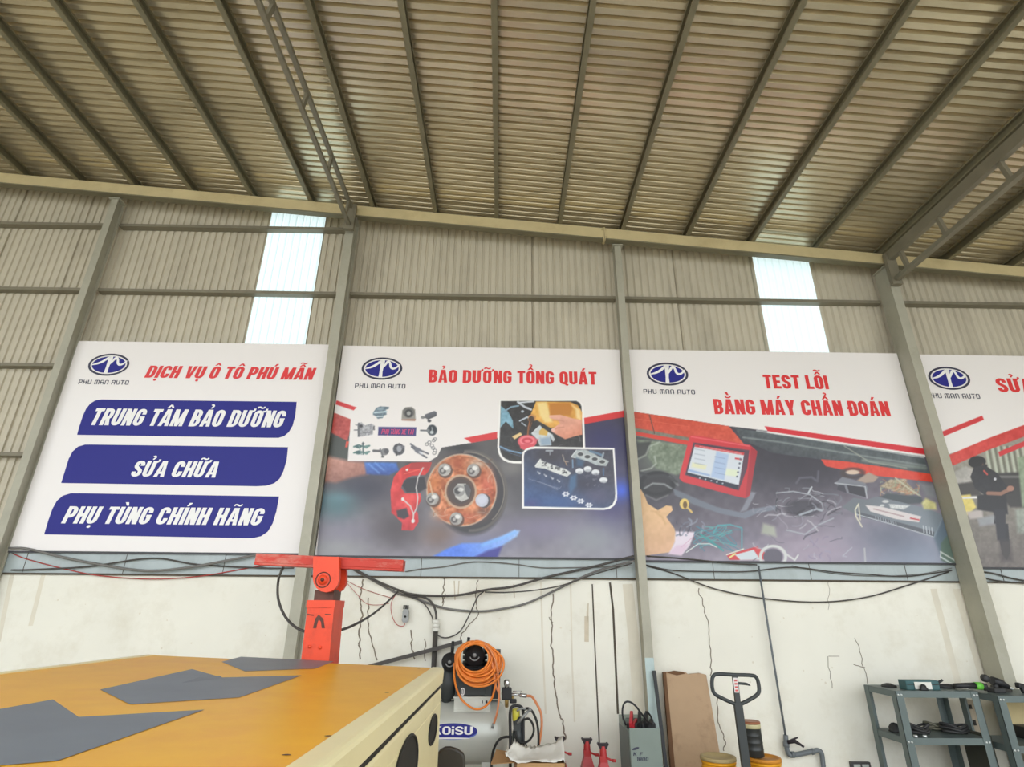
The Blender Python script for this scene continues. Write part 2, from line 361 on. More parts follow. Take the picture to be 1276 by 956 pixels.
# ------------------------------------------------------------------ steel frame
cols_x = (-5.815, -2.275, 1.62, 5.47); cdep = (.16, .2, .16, .25); cwid = (.10, .12, .095, .125)
c_lab = ('slim grey steel column left of the blue-panelled banner', 'grey steel column between the blue-panelled banner and the brake disc banner',
         'narrow grey steel column between the brake disc banner and the diagnostic tablet banner', 'deep grey steel column on the right carrying a lattice girder')
for cx, dp, wd, lb in zip(cols_x, cdep, cwid, c_lab):
    y0 = 6.90-dp; y1 = 6.895; top = raf(cx+wd/2+.03)-.208; t = .012
    r = thing('steel_column', lb, 'column', (cx, y0+dp/2, 0), 'steel columns of the gable wall')
    mb = MB(); mb.box((cx-wd/2,y0,0),(cx+wd/2,y0+t,top)); mb.box((cx-wd/2,y1-t,0),(cx+wd/2,y1,top)); mb.box((cx-.02,y0+t,0),(cx+.02,y1-t,top))
    mb.box((cx-wd/2+.004,y0+t,0),(cx+wd/2-.03,y1-t,top))
    mb.build('shaft', M_steel, r)
    mb = MB(); mb.box((cx-wd/2-.03,y0-.02,top-.012),(cx+wd/2+.03,y1,top+.006)); mb.build('cap_plate', M_steel, r)
    mb = MB(); mb.box((cx-wd/2-.04,y0-.03,0),(cx+wd/2+.04,y1,.015)); mb.build('base_plate', M_steel, r)
    if cx > 0 and dp < .2:
        mb = MB(); mb.box((cx-wd/2-.001,y0-.003,0),(cx+wd/2+.001,y0+.001,1.19)); mb.build('unpainted_lower_face', mat('galvanised_patch', (176,192,190), .35, .3), r)
def beam(x0, x1, lb):
    y0, y1 = 6.66, 6.755; h = .19
    r = thing('gable_rafter', lb, 'beam', ((x0+x1)/2, 6.76, raf((x0+x1)/2)), 'sloping beam along the top of the gable wall')
    mb = MB()
    mb.prism([(x0,y0,raf(x0)-h+.02),(x1,y0,raf(x1)-h+.02),(x1,y0,raf(x1)),(x0,y0,raf(x0))], (0,y1-y0,0)); mb.build('beam_body', M_cream, r)
    mb = MB(); mb.prism([(x0,y0-.001,raf(x0)-h),(x1,y0-.001,raf(x1)-h),(x1,y0-.001,raf(x1)-h+.02),(x0,y0-.001,raf(x0)-h+.02)], (0,y1-y0+.002,0)); mb.build('shaded_underside', M_purlin, r, label='olive grey underside strip with shade in its colour')  # shade on the beam's underside, put in as a darker bottom strip
    for xx in (x0, x1):
        if -10 < xx < 15:
            mb = MB(); s = 1 if xx == x0 else -1
            mb.box((xx,y0-.012,raf(xx)-h-.015),(xx+s*.012,y1+.01,raf(xx)+.01))
            for zz in (.04,.16):
                mb.cyl((xx+s*.012,y0-.004,raf(xx)-h+zz),(xx+s*.035,y0-.004,raf(xx)-h+zz),.013,8)
            mb.build('splice_plate', M_cream, r)
beam(-14, 1.417, 'long cream-painted sloping beam over the left and middle banners')
beam(1.423, 18, 'cream-painted sloping beam right of the bolted splice, over the tablet banner')
# purlins
px_all = [-10.03,-9.1,-8.17,-7.24,-6.41,-5.56,-4.69,-3.78,-2.90,-1.98,-1.05,-.148,.78,1.70,2.64,3.575,4.53,5.45,6.385,7.32,8.25,9.2]
ordn = ['first','second','third','fourth','fifth','sixth','seventh','eighth','ninth','tenth']
left = [x for x in px_all if x < -2.3][::-1]; mid = [x for x in px_all if -2.3 < x < 5.4]; right = [x for x in px_all if x > 5.46]
for x in px_all:
    if x in left: lb = 'grey roof purlin, %s one to the left of the thin lattice girder' % ordn[left.index(x)]
    elif x in mid: lb = 'grey roof purlin, %s one to the right of the thin lattice girder' % ordn[mid.index(x)]
    elif x in right: lb = 'grey roof purlin, %s one beyond the wide lattice girder' % ordn[right.index(x)]
    else: lb = 'grey roof purlin lying directly on top of the wide lattice girder'
    z = raf(x)+.005; w = .058; h = .133; t = .006
    lp = [(x-w/2,-2.15,z),(x+w/2,-2.15,z),(x+w/2,-2.15,z+.02),(x+w/2-t,-2.15,z+.02),(x+w/2-t,-2.15,z+t),(x-w/2+t,-2.15,z+t),(x-w/2+t,-2.15,z+h-t),(x+w/2-t,-2.15,z+h-t),(x+w/2-t,-2.15,z+h-.02),(x+w/2,-2.15,z+h-.02),(x+w/2,-2.15,z+h),(x-w/2,-2.15,z+h)]
    mb = MB(); mb.prism([(2*x-p[0] if x > 0 else p[0], p[1], p[2]) for p in lp], (0,9.1,0))
    tag(mb.build('roof_purlin', M_purlin), lb, 'purlin', 'roof purlins under the corrugated ceiling', 'thing')
# lattice girders
def girder(x, zl0, zl1, zu0, zu1, cw, ch, lb, bats, wch, ye):
    r = thing('lattice_girder', lb, 'girder', (x, 3, zu0), 'lattice girders running out from the columns')
    mb = MB(); mb.bar((x,-2.15,zl1),(x,ye,zl0),cw,ch); mb.build('lower_chord', M_girt, r)
    mb = MB(); mb.bar((x,-2.15,zu1),(x,6.62,zu0),cw,wch); mb.build('upper_chord', M_girt, r)
    for y in bats:
        t = (6.8-y)/8.9; a = zl0+(zl1-zl0)*t; b = zu0+(zu1-zu0)*t
        mb = MB(); mb.bar((x,y-.03,a),(x,y+.03,b),cw*.7,.05,(0,1,0)); mb.build('batten', M_girt, r)
    mb = MB(); mb.box((x-.07,6.565,zl0-.08),(x+.07,6.62,zu0+.05)); mb.build('end_plate', M_girt, r)
girder(-2.255, 6.76, 6.60, 7.06, 6.86, .05, .045, 'thin lattice girder of two chords over the column left of the brake disc banner', [6.4,5.55,4.58,3.58,2.6,1.6,.6,-.4], .045, 6.67)
girder(5.46, 5.99, 6.03, 6.37, 6.37, .07, .06, 'wide lattice girder at upper right over the deep column', [6.35,5.64,4.69,3.7,2.7,1.7,.7], .15, 6.62)
# girts
def girt(x0, x1, z, lb):
    mb = MB(); y0, y1 = 6.895, 6.998
    mb.prism([(x0,y0,z),(x0,y1,z),(x0,y1,z+.008),(x0,y0+.008,z+.008),(x0,y0+.008,z+.045),(x0,y0,z+.045)][::-1], (x1-x0,0,0))
    tag(mb.build('wall_girt', M_girt), lb, 'girt', 'horizontal steel girts on the gable wall', 'thing')
bays = [(-14,-5.87,'far left bay'),(-5.76,-2.34,'bay above the blue-panelled banner'),(-2.21,1.57,'bay above the brake disc banner'),(1.67,5.40,'bay above the diagnostic tablet banner'),(5.54,11,'far right bay')]
for i, (a, b, nm) in enumerate(bays):
    if i < 2: girt(a, b, 6.905, 'topmost steel girt across the %s' % nm)
    girt(a, b, 5.79, 'steel girt across the %s, %s' % (nm, ('just below the topmost one' if i < 2 else 'the only one in view')))
    if i == 0: girt(a, b, 4.62, 'third steel girt down in the far left bay'); girt(a, b, 3.40, 'lowest steel girt in the far left bay beside the blue-panelled banner')
    if i == 1: girt(a, b, 4.62, 'steel girt stub running behind the top left corner of the blue-panelled banner'); girt(a, b, 3.40, 'steel girt running behind the middle of the blue-panelled banner')
# ------------------------------------------------------------------ printed banners: the print is a dense colour grid on the vinyl face
def print_material():
    m = bpy.data.materials.new('printed_vinyl'); m.use_nodes = True
    n = m.node_tree.nodes; b = n['Principled BSDF']; a = n.new('ShaderNodeVertexColor'); a.layer_name = 'print'
    m.node_tree.links.new(a.outputs['Color'], b.inputs['Base Color'])
    b.inputs['Roughness'].default_value = .32; b.inputs['Specular IOR Level'].default_value = .55
    return m
M_print = print_material()
def flat(name, col, rough=.38): return mat(name, col, rough, 0, .015, 3)
M_red = flat('red_lettering_print', (222,50,52)); M_navy = mat('navy_print', (34,36,132), .5, 0, .015, 3, spec=.35); M_wprint = flat('white_lettering_print', (240,238,236)); M_dk = flat('dark_slate_print', (52,52,74)); M_pink = flat('pink_lettering_print', (214,70,120))
M_edge = mat('banner_edge_band', (150,150,150), .5); M_bshadow = mat('banner_gap_shadow', (62,62,66), .5)
BY = 6.872
class Paint:
    def __init__(s, x0, x1, z0, z1, bg, step=.0085):
        s.r = (x0, x1, z0, z1); s.nx = int((x1-x0)/step)+1; s.nz = int((z1-z0)/step)+1
        X, Z = np.meshgrid(np.linspace(x0, x1, s.nx), np.linspace(z0, z1, s.nz)); s.X, s.Z = X.ravel(), Z.ravel()
        P = np.stack([s.X, np.full(s.X.shape, BY), s.Z-CAM_H], 1)
        d = P @ np.array(FWD); s.px = 638+FPX*(P @ np.array(RGT))/d; s.py = 478-FPX*(P @ np.array(UPV))/d
        s.c = np.tile(np.array(bg, float), (len(s.X), 1)); s.T = (1, 0, 0)
        k = 64; s.nz_tab = rng.random((k, k))
    def t(s, sc, ox, oy): s.T = (sc, ox, oy)
    def pt(s, pts): sc, ox, oy = s.T; return np.array([(ox+sc*x, oy+sc*y) for x, y in pts], float)
    def put(s, i, a, col): s.c[i] += (np.array(col, float)-s.c[i])*a[:, None]
    def noise(s, i, f):
        u = s.px[i]*f+17.3; v = s.py[i]*f+5.1; a = np.floor(u).astype(int); b = np.floor(v).astype(int); u = u-a; v = v-b; u = u*u*(3-2*u); v = v*v*(3-2*v); N = s.nz_tab
        g = lambda p, q: N[p % 64, q % 64]
        return (g(a,b)*(1-u)+g(a+1,b)*u)*(1-v)+(g(a,b+1)*(1-u)+g(a+1,b+1)*u)*v
    def near(s, P, m):
        lo, hi = P.min(0)-m, P.max(0)+m
        return np.nonzero((s.px > lo[0]) & (s.px < hi[0]) & (s.py > lo[1]) & (s.py < hi[1]))[0]
    def _sd(s, P, i, closed):
        x, y = s.px[i], s.py[i]; d = np.full(len(i), 1e9); ins = np.zeros(len(i), bool); n = len(P)
        for k in range(n if closed else n-1):
            a, b = P[k], P[(k+1) % n]; e = b-a; L = e @ e+1e-12
            t = np.clip(((x-a[0])*e[0]+(y-a[1])*e[1])/L, 0, 1); d = np.minimum(d, (x-a[0]-t*e[0])**2+(y-a[1]-t*e[1])**2)
            if closed and a[1] != b[1]:
                c = (a[1] > y) != (b[1] > y); ins ^= c & (x < (b[0]-a[0])*(y-a[1])/(b[1]-a[1])+a[0])
        d = np.sqrt(d); return np.where(ins, -d, d) if closed else d
    def poly(s, pts, col, al=1, soft=.8, grad=None, mott=0, mf=.15):
        P = s.pt(pts); i = s.near(P, soft+1)
        if not len(i): return
        a = np.clip(.5-s._sd(P, i, True)/soft, 0, 1)*al
        c = np.tile(np.array(col, float), (len(i), 1))
        if grad is not None:
            (g0, g1, col2) = grad; Q = s.pt([g0, g1]); e = Q[1]-Q[0]
            t = np.clip(((s.px[i]-Q[0][0])*e[0]+(s.py[i]-Q[0][1])*e[1])/(e @ e), 0, 1)[:, None]; c = c*(1-t)+np.array(col2, float)*t
        if mott: c = np.clip(c+(s.noise(i, mf)+s.noise(i, mf*2.7)-1)[:, None]*mott, 0, 255)
        s.c[i] += (c-s.c[i])*a[:, None]
    def line(s, pts, w, col, al=1, soft=.8):
        P = s.pt(pts); w = w*s.T[0]; i = s.near(P, w+soft+1)
        if len(i): s.put(i, np.clip(.5-(s._sd(P, i, False)-w/2)/soft, 0, 1)*al, col)
    def ell(s, cx, cy, rx, ry, col, al=1, soft=.8, rot=0, ring=None, mott=0, mf=.15, arc=None):
        (c0,) = s.pt([(cx, cy)]); rx *= s.T[0]; ry *= s.T[0]; m = max(rx, ry)
        i = s.near(np.array([c0-m, c0+m]), soft+2)
        if not len(i): return
        x, y = s.px[i]-c0[0], s.py[i]-c0[1]; cr, sr = math.cos(math.radians(rot)), math.sin(math.radians(rot)); x, y = x*cr+y*sr, -x*sr+y*cr
        q = np.sqrt((x/rx)**2+(y/ry)**2)+1e-9; d = (q-1)*min(rx, ry)
        if ring: d = np.abs(d)-ring*s.T[0]/2
        a = np.clip(.5-d/soft, 0, 1)*al
        if arc:
            an = np.degrees(np.arctan2(y, x)) % 360; a0, a1 = arc; a = a*(((an-a0) % 360) <= (a1-a0))
        c = np.tile(np.array(col, float), (len(i), 1))
        if mott: c = np.clip(c+(s.noise(i, mf)+s.noise(i, mf*2.7)-1)[:, None]*mott, 0, 255)
        s.c[i] += (c-s.c[i])*a[:, None]
    def blob(s, cx, cy, rx, ry, col, al=1, clip=None):
        (c0,) = s.pt([(cx, cy)]); rx *= s.T[0]; ry *= s.T[0]
        i = s.near(np.array([c0-[2.5*rx, 2.5*ry], c0+[2.5*rx, 2.5*ry]]), 0)
        if not len(i): return
        a = np.exp(-((s.px[i]-c0[0])/rx)**2-((s.py[i]-c0[1])/ry)**2)*al
        if clip is not None: a *= np.clip(.5-s._sd(s.pt(clip), i, True)/.8, 0, 1)
        s.put(i, a, col)
    def scribble(s, box, n, cols, w=2, ln=30, seed=1, al=.8, wander=.8):
        r = random.Random(seed); x0, y0, x1, y1 = box
        for _ in range(n):
            x, y = r.uniform(x0, x1), r.uniform(y0, y1); a = r.uniform(0, 6.28); p = [(x, y)]
            for _ in range(r.randint(2, 5)):
                a += r.uniform(-wander, wander); x += math.cos(a)*ln/3; y += math.sin(a)*ln/3*.7; p.append((min(max(x, x0), x1), min(max(y, y0), y1)))
            s.line(p, w*r.uniform(.5, 1.3), r.choice(cols), al*r.uniform(.5, 1))
    def panel(s, root):
        x0, x1, z0, z1 = s.r; o = Vector(root['_o']); nx, nz = s.nx, s.nz
        me = bpy.data.meshes.new('printed_sheet'); N = nx*nz
        co = np.stack([s.X-o.x, np.full(N, BY-o.y), s.Z-o.z], 1).astype(np.float32)
        k = (np.arange(nz-1)[:, None]*nx+np.arange(nx-1)[None]).ravel(); q = np.stack([k, k+1, k+nx+1, k+nx], 1).astype(np.int32)
        me.vertices.add(N); me.vertices.foreach_set('co', co.ravel()); me.loops.add(q.size); me.loops.foreach_set('vertex_index', q.ravel())
        me.polygons.add(len(q)); me.polygons.foreach_set('loop_start', np.arange(0, q.size, 4, dtype=np.int32)); me.update(calc_edges=True)
        ca = me.color_attributes.new('print', 'FLOAT_COLOR', 'POINT'); rgba = np.ones((N, 4), np.float32); rgba[:, :3] = lin(np.clip(s.c, 0, 255)); ca.data.foreach_set('color', rgba.ravel())
        me.materials.append(M_print); ob = bpy.data.objects.new('printed_sheet', me); COL.objects.link(ob); ob.parent = root; ob['_o'] = tuple(o)
        mb = MB(); mb.box((x0,BY+.0012,z0),(x1,BY+.02,z1)); mb.build('backing_board', M_edge, root)
        mb = MB(); mb.box((x0,BY-.004,z0-.022),(x1,BY+.022,z0-.001)); mb.build('bottom_shadow_strip', M_bshadow, root)  # gap shadow under the banner, made as a dark strip
        return ob
def BP(x, y, d=.0): return at(x, y, BY-d)
def btext(name, body, pxl, pxr, base, cap, m, root, font=None, shear=0, gap=.07, d=.003):
    a, b = BP(pxl, base[0], d), BP(pxr, base[1], d); h = BP(pxl, cap[0], d).z-a.z
    z0 = (a.z+b.z)/2
    return lettering(name, body, a.x, b.x, z0, z0+h, BY-d, m, root, font, shear, gap)
def logo(root, cx, cz, k=1.0):           # oval emblem; measured once on the second banner, repeated on the others
    S = .0115*k*.122; u = lambda x, y: (cx+(x-406)*S, cz-(y-196)*S)
    mb = MB(); N = 56
    def ring(a, b, d, mi):
        vs = [(cx+a[0]*S*math.cos(t), BY-d, cz+a[1]*S*math.sin(t)) for t in (2*math.pi*i/N for i in range(N))] + [(cx+b[0]*S*math.cos(t), BY-d, cz+b[1]*S*math.sin(t)) for t in (2*math.pi*i/N for i in range(N))]
        mb.add(vs, [(i, (i+1) % N, N+(i+1) % N, N+i) for i in range(N)], mi)
    ring((203,122), (181,103), .003, 0)
    mb.add([(cx+166*S*math.cos(t), BY-.0025, cz+91*S*math.sin(t)) for t in (2*math.pi*i/N for i in range(N))], [tuple(range(N))], 1)
    def stroke(pts, ws, d):
        P = smooth_path([(*u(*p), 0) for p in pts], 5); W = np.interp(np.linspace(0, 1, len(P)), np.linspace(0, 1, len(ws)), ws)
        for i in range(len(P)-1):
            a, b = P[i], P[i+1]; e = (b-a).normalized(); n = Vector((-e.y, e.x, 0)); w0, w1 = W[i]*S*.62, W[i+1]*S*.62
            q = [a-n*w0-e*w0*.15, b-n*w1+e*w1*.15, b+n*w1+e*w1*.15, a+n*w0-e*w0*.15]
            mb.add([(p.x, BY-d-.00001*i, p.y) for p in q], [(0,1,2,3)], 2)
    stroke([(238,200),(285,188),(330,166),(365,138),(392,120),(425,112)], [8,16,20,20,24,26], .0032)
    stroke([(408,104),(404,160),(400,230),(398,292)], [34,30,24,30], .0034)
    stroke([(412,190),(432,160),(452,128),(470,112)], [12,18,20,16], .0036)
    stroke([(462,112),(482,138),(492,176),(512,196),(540,190),(568,166),(575,150)], [14,18,20,18,16,14,10], .0038)
    mb.build('emblem', [M_dk, M_navy, M_wprint], root)
def logo_px(x0, x1, y0, y1, root, tx0, tx1, tb, tc):
    a = BP((x0+x1)/2, y0); b = BP((x0+x1)/2, y1); l, r = BP(x0, (y0+y1)/2), BP(x1, (y0+y1)/2)
    logo(root, (l.x+r.x)/2, (a.z+b.z)/2, ((r.x-l.x)/398)/(.0115*.122))
    btext('emblem_lettering', 'PHU MAN AUTO', tx0, tx1, tb, tc, M_dk, root, TECH, 0, .16)
def banner(label, x0, x1, z0, z1):
    return thing('advertising_banner', label, 'banner', ((x0+x1)/2, BY, z0), 'advertising banners along the gable wall')
WHITE = (238,233,230)

# --- banner of the three blue panels
x0, x1, z0, z1 = -5.76, -2.372, 2.262, 4.99
r = banner('white banner with three navy panels and red heading, leftmost on the wall', x0, x1, z0, z1)
p = Paint(x0, x1, z0, z1, WHITE, .03); p.panel(r)
logo_px(110.7, 160.6, 439.8, 469.6, r, 97.2, 159.6, (478.6, 479.6), (473.2, 474))
btext('heading_lettering', 'DỊCH VỤ Ô TÔ PHÚ MẪN', 179.3, 392.6, (471.4, 473), (456.2, 457), M_red, r, None, .2)
def zl(pts): return [(.337*x, 420+.337*y) for x, y in pts]
for pts, body, tx, tb, tc in (
    ([(285,362),(292,335),(306,292),(318,266),(334,246),(352,235),(375,231),(1097,240),(1092,290),(1082,328),(1068,352),(1050,367),(1030,373),(990,373)], 'TRUNG TÂM BẢO DƯỠNG', (113,354), (530.4,532.3), (509.3,511.5)),
    ([(226,540),(240,495),(254,450),(268,424),(288,406),(315,398),(345,398),(1065,408),(1060,455),(1048,496),(1034,524),(1014,541),(985,550),(950,552)], 'SỬA CHỮA', (162.4,269), (594,595.2), (574,575.2)),
    ([(163,730),(178,680),(194,635),(210,606),(232,587),(262,578),(300,578),(1032,590),(1022,645),(1008,690),(990,720),(965,737),(935,744),(900,744)], 'PHỤ TÙNG CHÍNH HÃNG', (75.8,327), (652.3,655), (630.8,634))):
    lp = [BP(*q, .002) for q in zl(pts)]
    mb = MB(); mb.add(lp, [tuple(range(len(lp)))]); o = mb.build('navy_slogan_panel', M_navy, r, label='navy panel reading '+body)
    btext('slogan_lettering', body, tx[0], tx[1], tb, tc, M_wprint, o, None, .2, .07, .004)

# --- banner of the brake disc
x0, x1, z0, z1 = -2.197, 1.566, 2.243, 4.978
r = banner('banner printed with a rusty brake disc and red caliper', x0, x1, z0, z1)
p = Paint(x0, x1, z0, z1, WHITE); R7 = (.3135, 400, 420); R3 = (.1569, 400, 480); R4 = (.1255, 500, 540); R5 = (.1569, 610, 490)
p.t(*R7)
photo = [(30,300),(125,331),(300,400),(480,440),(600,421),(700,402),(860,372),(1045,345),(1230,312),(1270,900),(-20,900)]
p.poly(photo, (74,70,70), grad=((600,420),(600,880),(150,146,158)), mott=14, mf=.05)  # paler below, low blobs too: vinyl sheen mixed into the print
C = photo
p.blob(1130,420,150,110,(38,34,92),.95,C); p.blob(1150,640,120,140,(52,48,110),.8,C); p.blob(1195,610,34,40,(60,100,235),.9,C)
p.blob(860,640,160,150,(70,70,74),.7,C); p.blob(640,430,160,40,(96,94,94),.7,C); p.blob(560,440,60,20,(40,40,44),.8,C)
p.blob(760,520,50,30,(150,146,140),.5,C); p.blob(900,760,200,60,(134,126,158),.7,C); p.blob(1080,800,120,70,(150,156,160),.7,C)
p.blob(180,600,120,70,(50,48,66),.9,C); p.blob(60,670,90,60,(70,116,124),.8,C); p.blob(60,640,60,20,(96,140,150),.6,C); p.blob(120,780,170,60,(134,130,148),.7,C); p.blob(60,840,160,40,(152,154,154),.7,C)
p.blob(300,760,110,90,(70,62,66),.8,C); p.blob(470,790,70,50,(120,88,70),.6,C); p.blob(640,820,120,40,(110,114,160),.5,C)
p.poly([(50,300),(125,330),(105,415),(40,380)], (186,72,64), mott=25); p.poly([(30,385),(120,420),(105,490),(10,470)], (70,74,68), soft=3); p.poly([(100,415),(112,415),(105,440),(96,438)], (220,80,60))
p.poly([(62,252),(142,280),(130,292),(58,268)], (214,52,54))
p.poly([(568,402),(700,377),(700,405),(598,421)], (216,48,50)); p.poly([(1045,322),(1240,286),(1240,312),(1045,347)], (216,48,50))
# arm and gloved hand on the left
p.poly([(10,470),(110,492),(175,498),(190,545),(120,560),(60,580),(0,575)], (206,150,132), soft=5, grad=((60,480),(80,580),(150,100,88)), mott=16)
p.poly([(172,498),(250,498),(300,500),(310,530),(270,550),(215,548),(180,545)], (70,120,205), soft=3, grad=((230,498),(230,550),(48,76,150)), mott=18)
p.line([(190,505),(230,540)], 6, (120,165,230), .7, 2); p.line([(215,500),(250,530)], 5, (120,165,230), .7, 2)
# parts panel
pan = [(118,330),(130,292),(142,280),(160,270),(480,270),(487,400),(480,440),(462,475),(430,495),(106,493)]
p.poly(pan, WHITE)
# brake disc
p.ell(590,620,142,165,(46,44,48),.9,6,-8); p.ell(592,612,145,158,(96,92,88),.9,1.5,-8,ring=10,arc=(-90,100)); p.ell(588,610,140,152,(150,140,126),.8,1,-8,ring=4,arc=(-90,60))
p.t(*R4)
p.ell(600,565,345,355,(196,116,70),1,1,0,mott=70,mf=.12); p.ell(600,565,345,355,(206,190,170),.8,1,0,ring=14); p.ell(600,565,318,330,(120,84,66),.6,1,0,ring=6)
for cx, cy, rx, ry, cc, al in ((560,300,90,60,(176,84,44),.8),(330,500,70,70,(196,110,44),.7),(850,520,80,120,(200,84,62),.7),(760,300,90,50,(196,180,164),.8),(650,830,150,50,(196,100,70),.7),(420,820,80,50,(186,96,60),.7),(400,330,90,50,(150,110,84),.6),(880,400,40,70,(216,150,120),.6),(820,780,70,40,(96,70,60),.8),(330,800,50,50,(190,170,150),.6)):
    p.blob(cx,cy,rx,ry,cc,al)
p.scribble((320,260,900,860),46,[(140,70,40),(220,140,90),(226,196,170),(110,70,54)],9,90,3,.55)
p.ell(590,580,150,160,(86,62,52),.95,1.2); p.ell(590,580,150,160,(200,168,140),.9,1,ring=20); p.ell(585,578,118,126,(70,58,54),.8,1.5)
p.poly([(520,560),(560,500),(640,500),(690,560),(670,650),(600,680),(540,640)], (188,186,182), mott=30); p.poly([(620,505),(660,510),(690,560),(670,645),(640,600)], (90,88,90)); p.ell(575,572,58,56,(150,148,146),1,.8); p.ell(558,572,30,34,(60,58,60),.9,1); p.ell(590,560,30,20,(232,230,226),.8,1)
for cx, cy in ((430,362),(715,365),(310,650),(545,848)):
    p.ell(cx+8,cy+12,72,72,(70,54,48),.8,1.5); p.ell(cx,cy,62,62,(168,164,160),1,.8,mott=30); p.ell(cx-18,cy+10,34,34,(84,80,80),.9,1); p.ell(cx+14,cy-18,26,22,(236,234,230),.9,1); p.ell(cx-20,cy+8,14,16,(190,186,182),.9,1)
p.ell(820,672,66,72,(70,66,72),.9,1); p.ell(800,666,64,66,(196,198,212),1,.8,mott=8); p.ell(800,660,42,40,(206,208,222),1,1)
p.line([(280,480),(300,560),(310,610)], 12, (222,196,160), .8); p.line([(400,560),(430,640),(480,720)], 12, (210,170,120), .6)
# caliper
p.t(*R7)
cal = [(290,555),(320,520),(360,500),(440,498),(430,530),(415,548),(360,552),(330,570),(318,600),(335,622),(395,622),(398,650),(375,690),(385,700),(388,735),(365,770),(320,768),(322,740),(296,712),(280,700),(276,610)]
p.poly(cal, (216,50,44), grad=((300,520),(340,770),(206,48,58)), mott=26, mf=.1)
p.poly([(360,500),(440,498),(425,528),(350,524)], (176,44,40)); p.line([(330,545),(410,520)], 4, (240,110,90), .6); p.blob(350,660,24,30,(240,90,80),.6)
p.poly([(322,590),(340,562),(410,556),(420,600),(390,618),(340,618)], (44,42,48), soft=2); p.poly([(300,690),(340,680),(350,712),(330,725),(304,715)], (60,50,58), soft=2)
p.line([(405,520),(385,560),(378,600),(385,640),(380,680),(368,705)], 5, (200,196,196)); p.line([(325,645),(355,672),(368,705),(366,735)], 5, (212,206,204)); p.ell(325,645,6,7,(230,226,222)); p.ell(366,732,7,8,(226,222,220)); p.ell(342,528,5,5,(240,236,230))
# blue glove at the bottom
p.poly([(430,880),(500,842),(560,820),(640,818),(720,790),(770,766),(790,770),(780,792),(720,830),(660,866),(640,880)], (84,130,235), soft=3, grad=((560,880),(780,770),(160,196,248)), mott=14)
p.poly([(600,880),(660,850),(720,832),(700,880)], (60,60,150), soft=4); p.line([(640,828),(720,800),(770,776)], 10, (130,190,250), .7, 3)
# oil pouring inset
p.t(*R5)
i1 = [(88,58),(700,58),(722,70),(735,100),(745,430),(330,432),(280,460),(258,500),(255,545),(170,545),(120,525),(85,480),(72,430)]
p.poly([(80,54),(700,54),(735,80),(748,110),(760,440),(255,440),(255,560),(195,558),(150,552),(115,536),(90,514),(72,482),(62,430)], (246,244,240))
p.poly([(90,62),(690,62),(718,78),(730,105),(744,440),(258,440),(258,540),(195,540),(155,534),(124,520),(103,500),(88,474),(78,430)], (44,42,42), mott=16, mf=.2)
p.poly([(90,100),(150,150),(185,220),(190,285),(130,225),(85,275)], (126,170,190), mott=30); p.line([(110,150),(170,110),(230,100)], 12, (130,160,180)); p.line([(225,70),(280,110),(330,130)], 16, (200,206,214)); p.line([(240,75),(350,66)], 12, (210,214,220)); p.line([(240,220),(300,190),(330,210)], 12, (190,200,210)); p.line([(255,235),(290,262)], 8, (190,200,210)); p.ell(262,145,12,10,(170,180,190))
p.line([(85,425),(150,455),(250,478)], 12, (120,156,190)); p.line([(90,440),(170,480),(250,500)], 4, (80,100,130)); p.scribble((100,300,720,430),26,[(80,76,74),(110,108,110),(30,28,30)],6,60,5)
p.poly([(330,160),(370,66),(640,70),(700,95),(735,150),(735,240),(560,260),(520,276),(480,275),(420,240),(380,215),(330,210)], (232,178,84), mott=18, grad=((350,100),(700,200),(222,160,70)))
p.poly([(380,80),(450,70),(480,160),(500,230),(440,235),(400,180)], (248,226,160), soft=3, al=.8); p.poly([(470,80),(640,76),(660,120),(640,180),(560,176),(480,180)], (196,126,44), soft=3); p.poly([(650,90),(720,130),(728,220),(690,200),(680,130)], (250,226,170), soft=3, al=.8)
p.poly([(345,215),(320,225),(305,215),(310,180),(335,165),(370,180),(365,220)], (200,140,80)); p.ell(332,205,22,24,(70,50,36)); p.line([(320,225),(308,275),(304,340)], 12, (150,92,50)); p.line([(335,235),(318,290)], 7, (120,76,44))
p.poly([(480,200),(470,176),(560,172),(660,200),(735,215),(735,330),(690,340),(600,366),(550,340),(500,310),(488,290),(530,262),(560,240),(540,215)], (232,172,150), grad=((560,200),(620,360),(216,140,112)), mott=14, mf=.12)
p.line([(500,215),(560,215),(590,225)], 6, (190,120,96), .7, 2); p.line([(495,300),(540,276),(590,270)], 6, (190,120,96), .7, 2); p.ell(505,292,16,14,(240,200,186),.8)
p.poly([(330,320),(380,270),(400,255),(430,285),(500,330),(520,370),(505,388),(480,345),(490,415),(400,420),(380,370)], (200,206,208), mott=24); p.poly([(395,300),(420,275),(465,305),(455,338),(395,330)], (214,176,90)); p.poly([(400,360),(480,350),(490,410),(410,415)], (150,170,190), soft=3)
p.poly([(178,345),(245,312),(260,330),(200,368)], (232,200,140))
p.ell(300,385,76,52,(226,92,104),1,1); p.ell(300,378,60,36,(238,130,138),1,1); p.ell(300,378,44,24,(206,60,76),1,1); p.ell(302,382,24,12,(238,120,130)); p.poly([(240,410),(370,400),(340,440),(280,452),(245,440)], (216,80,92)); p.line([(360,375),(385,370)], 12, (222,100,110))
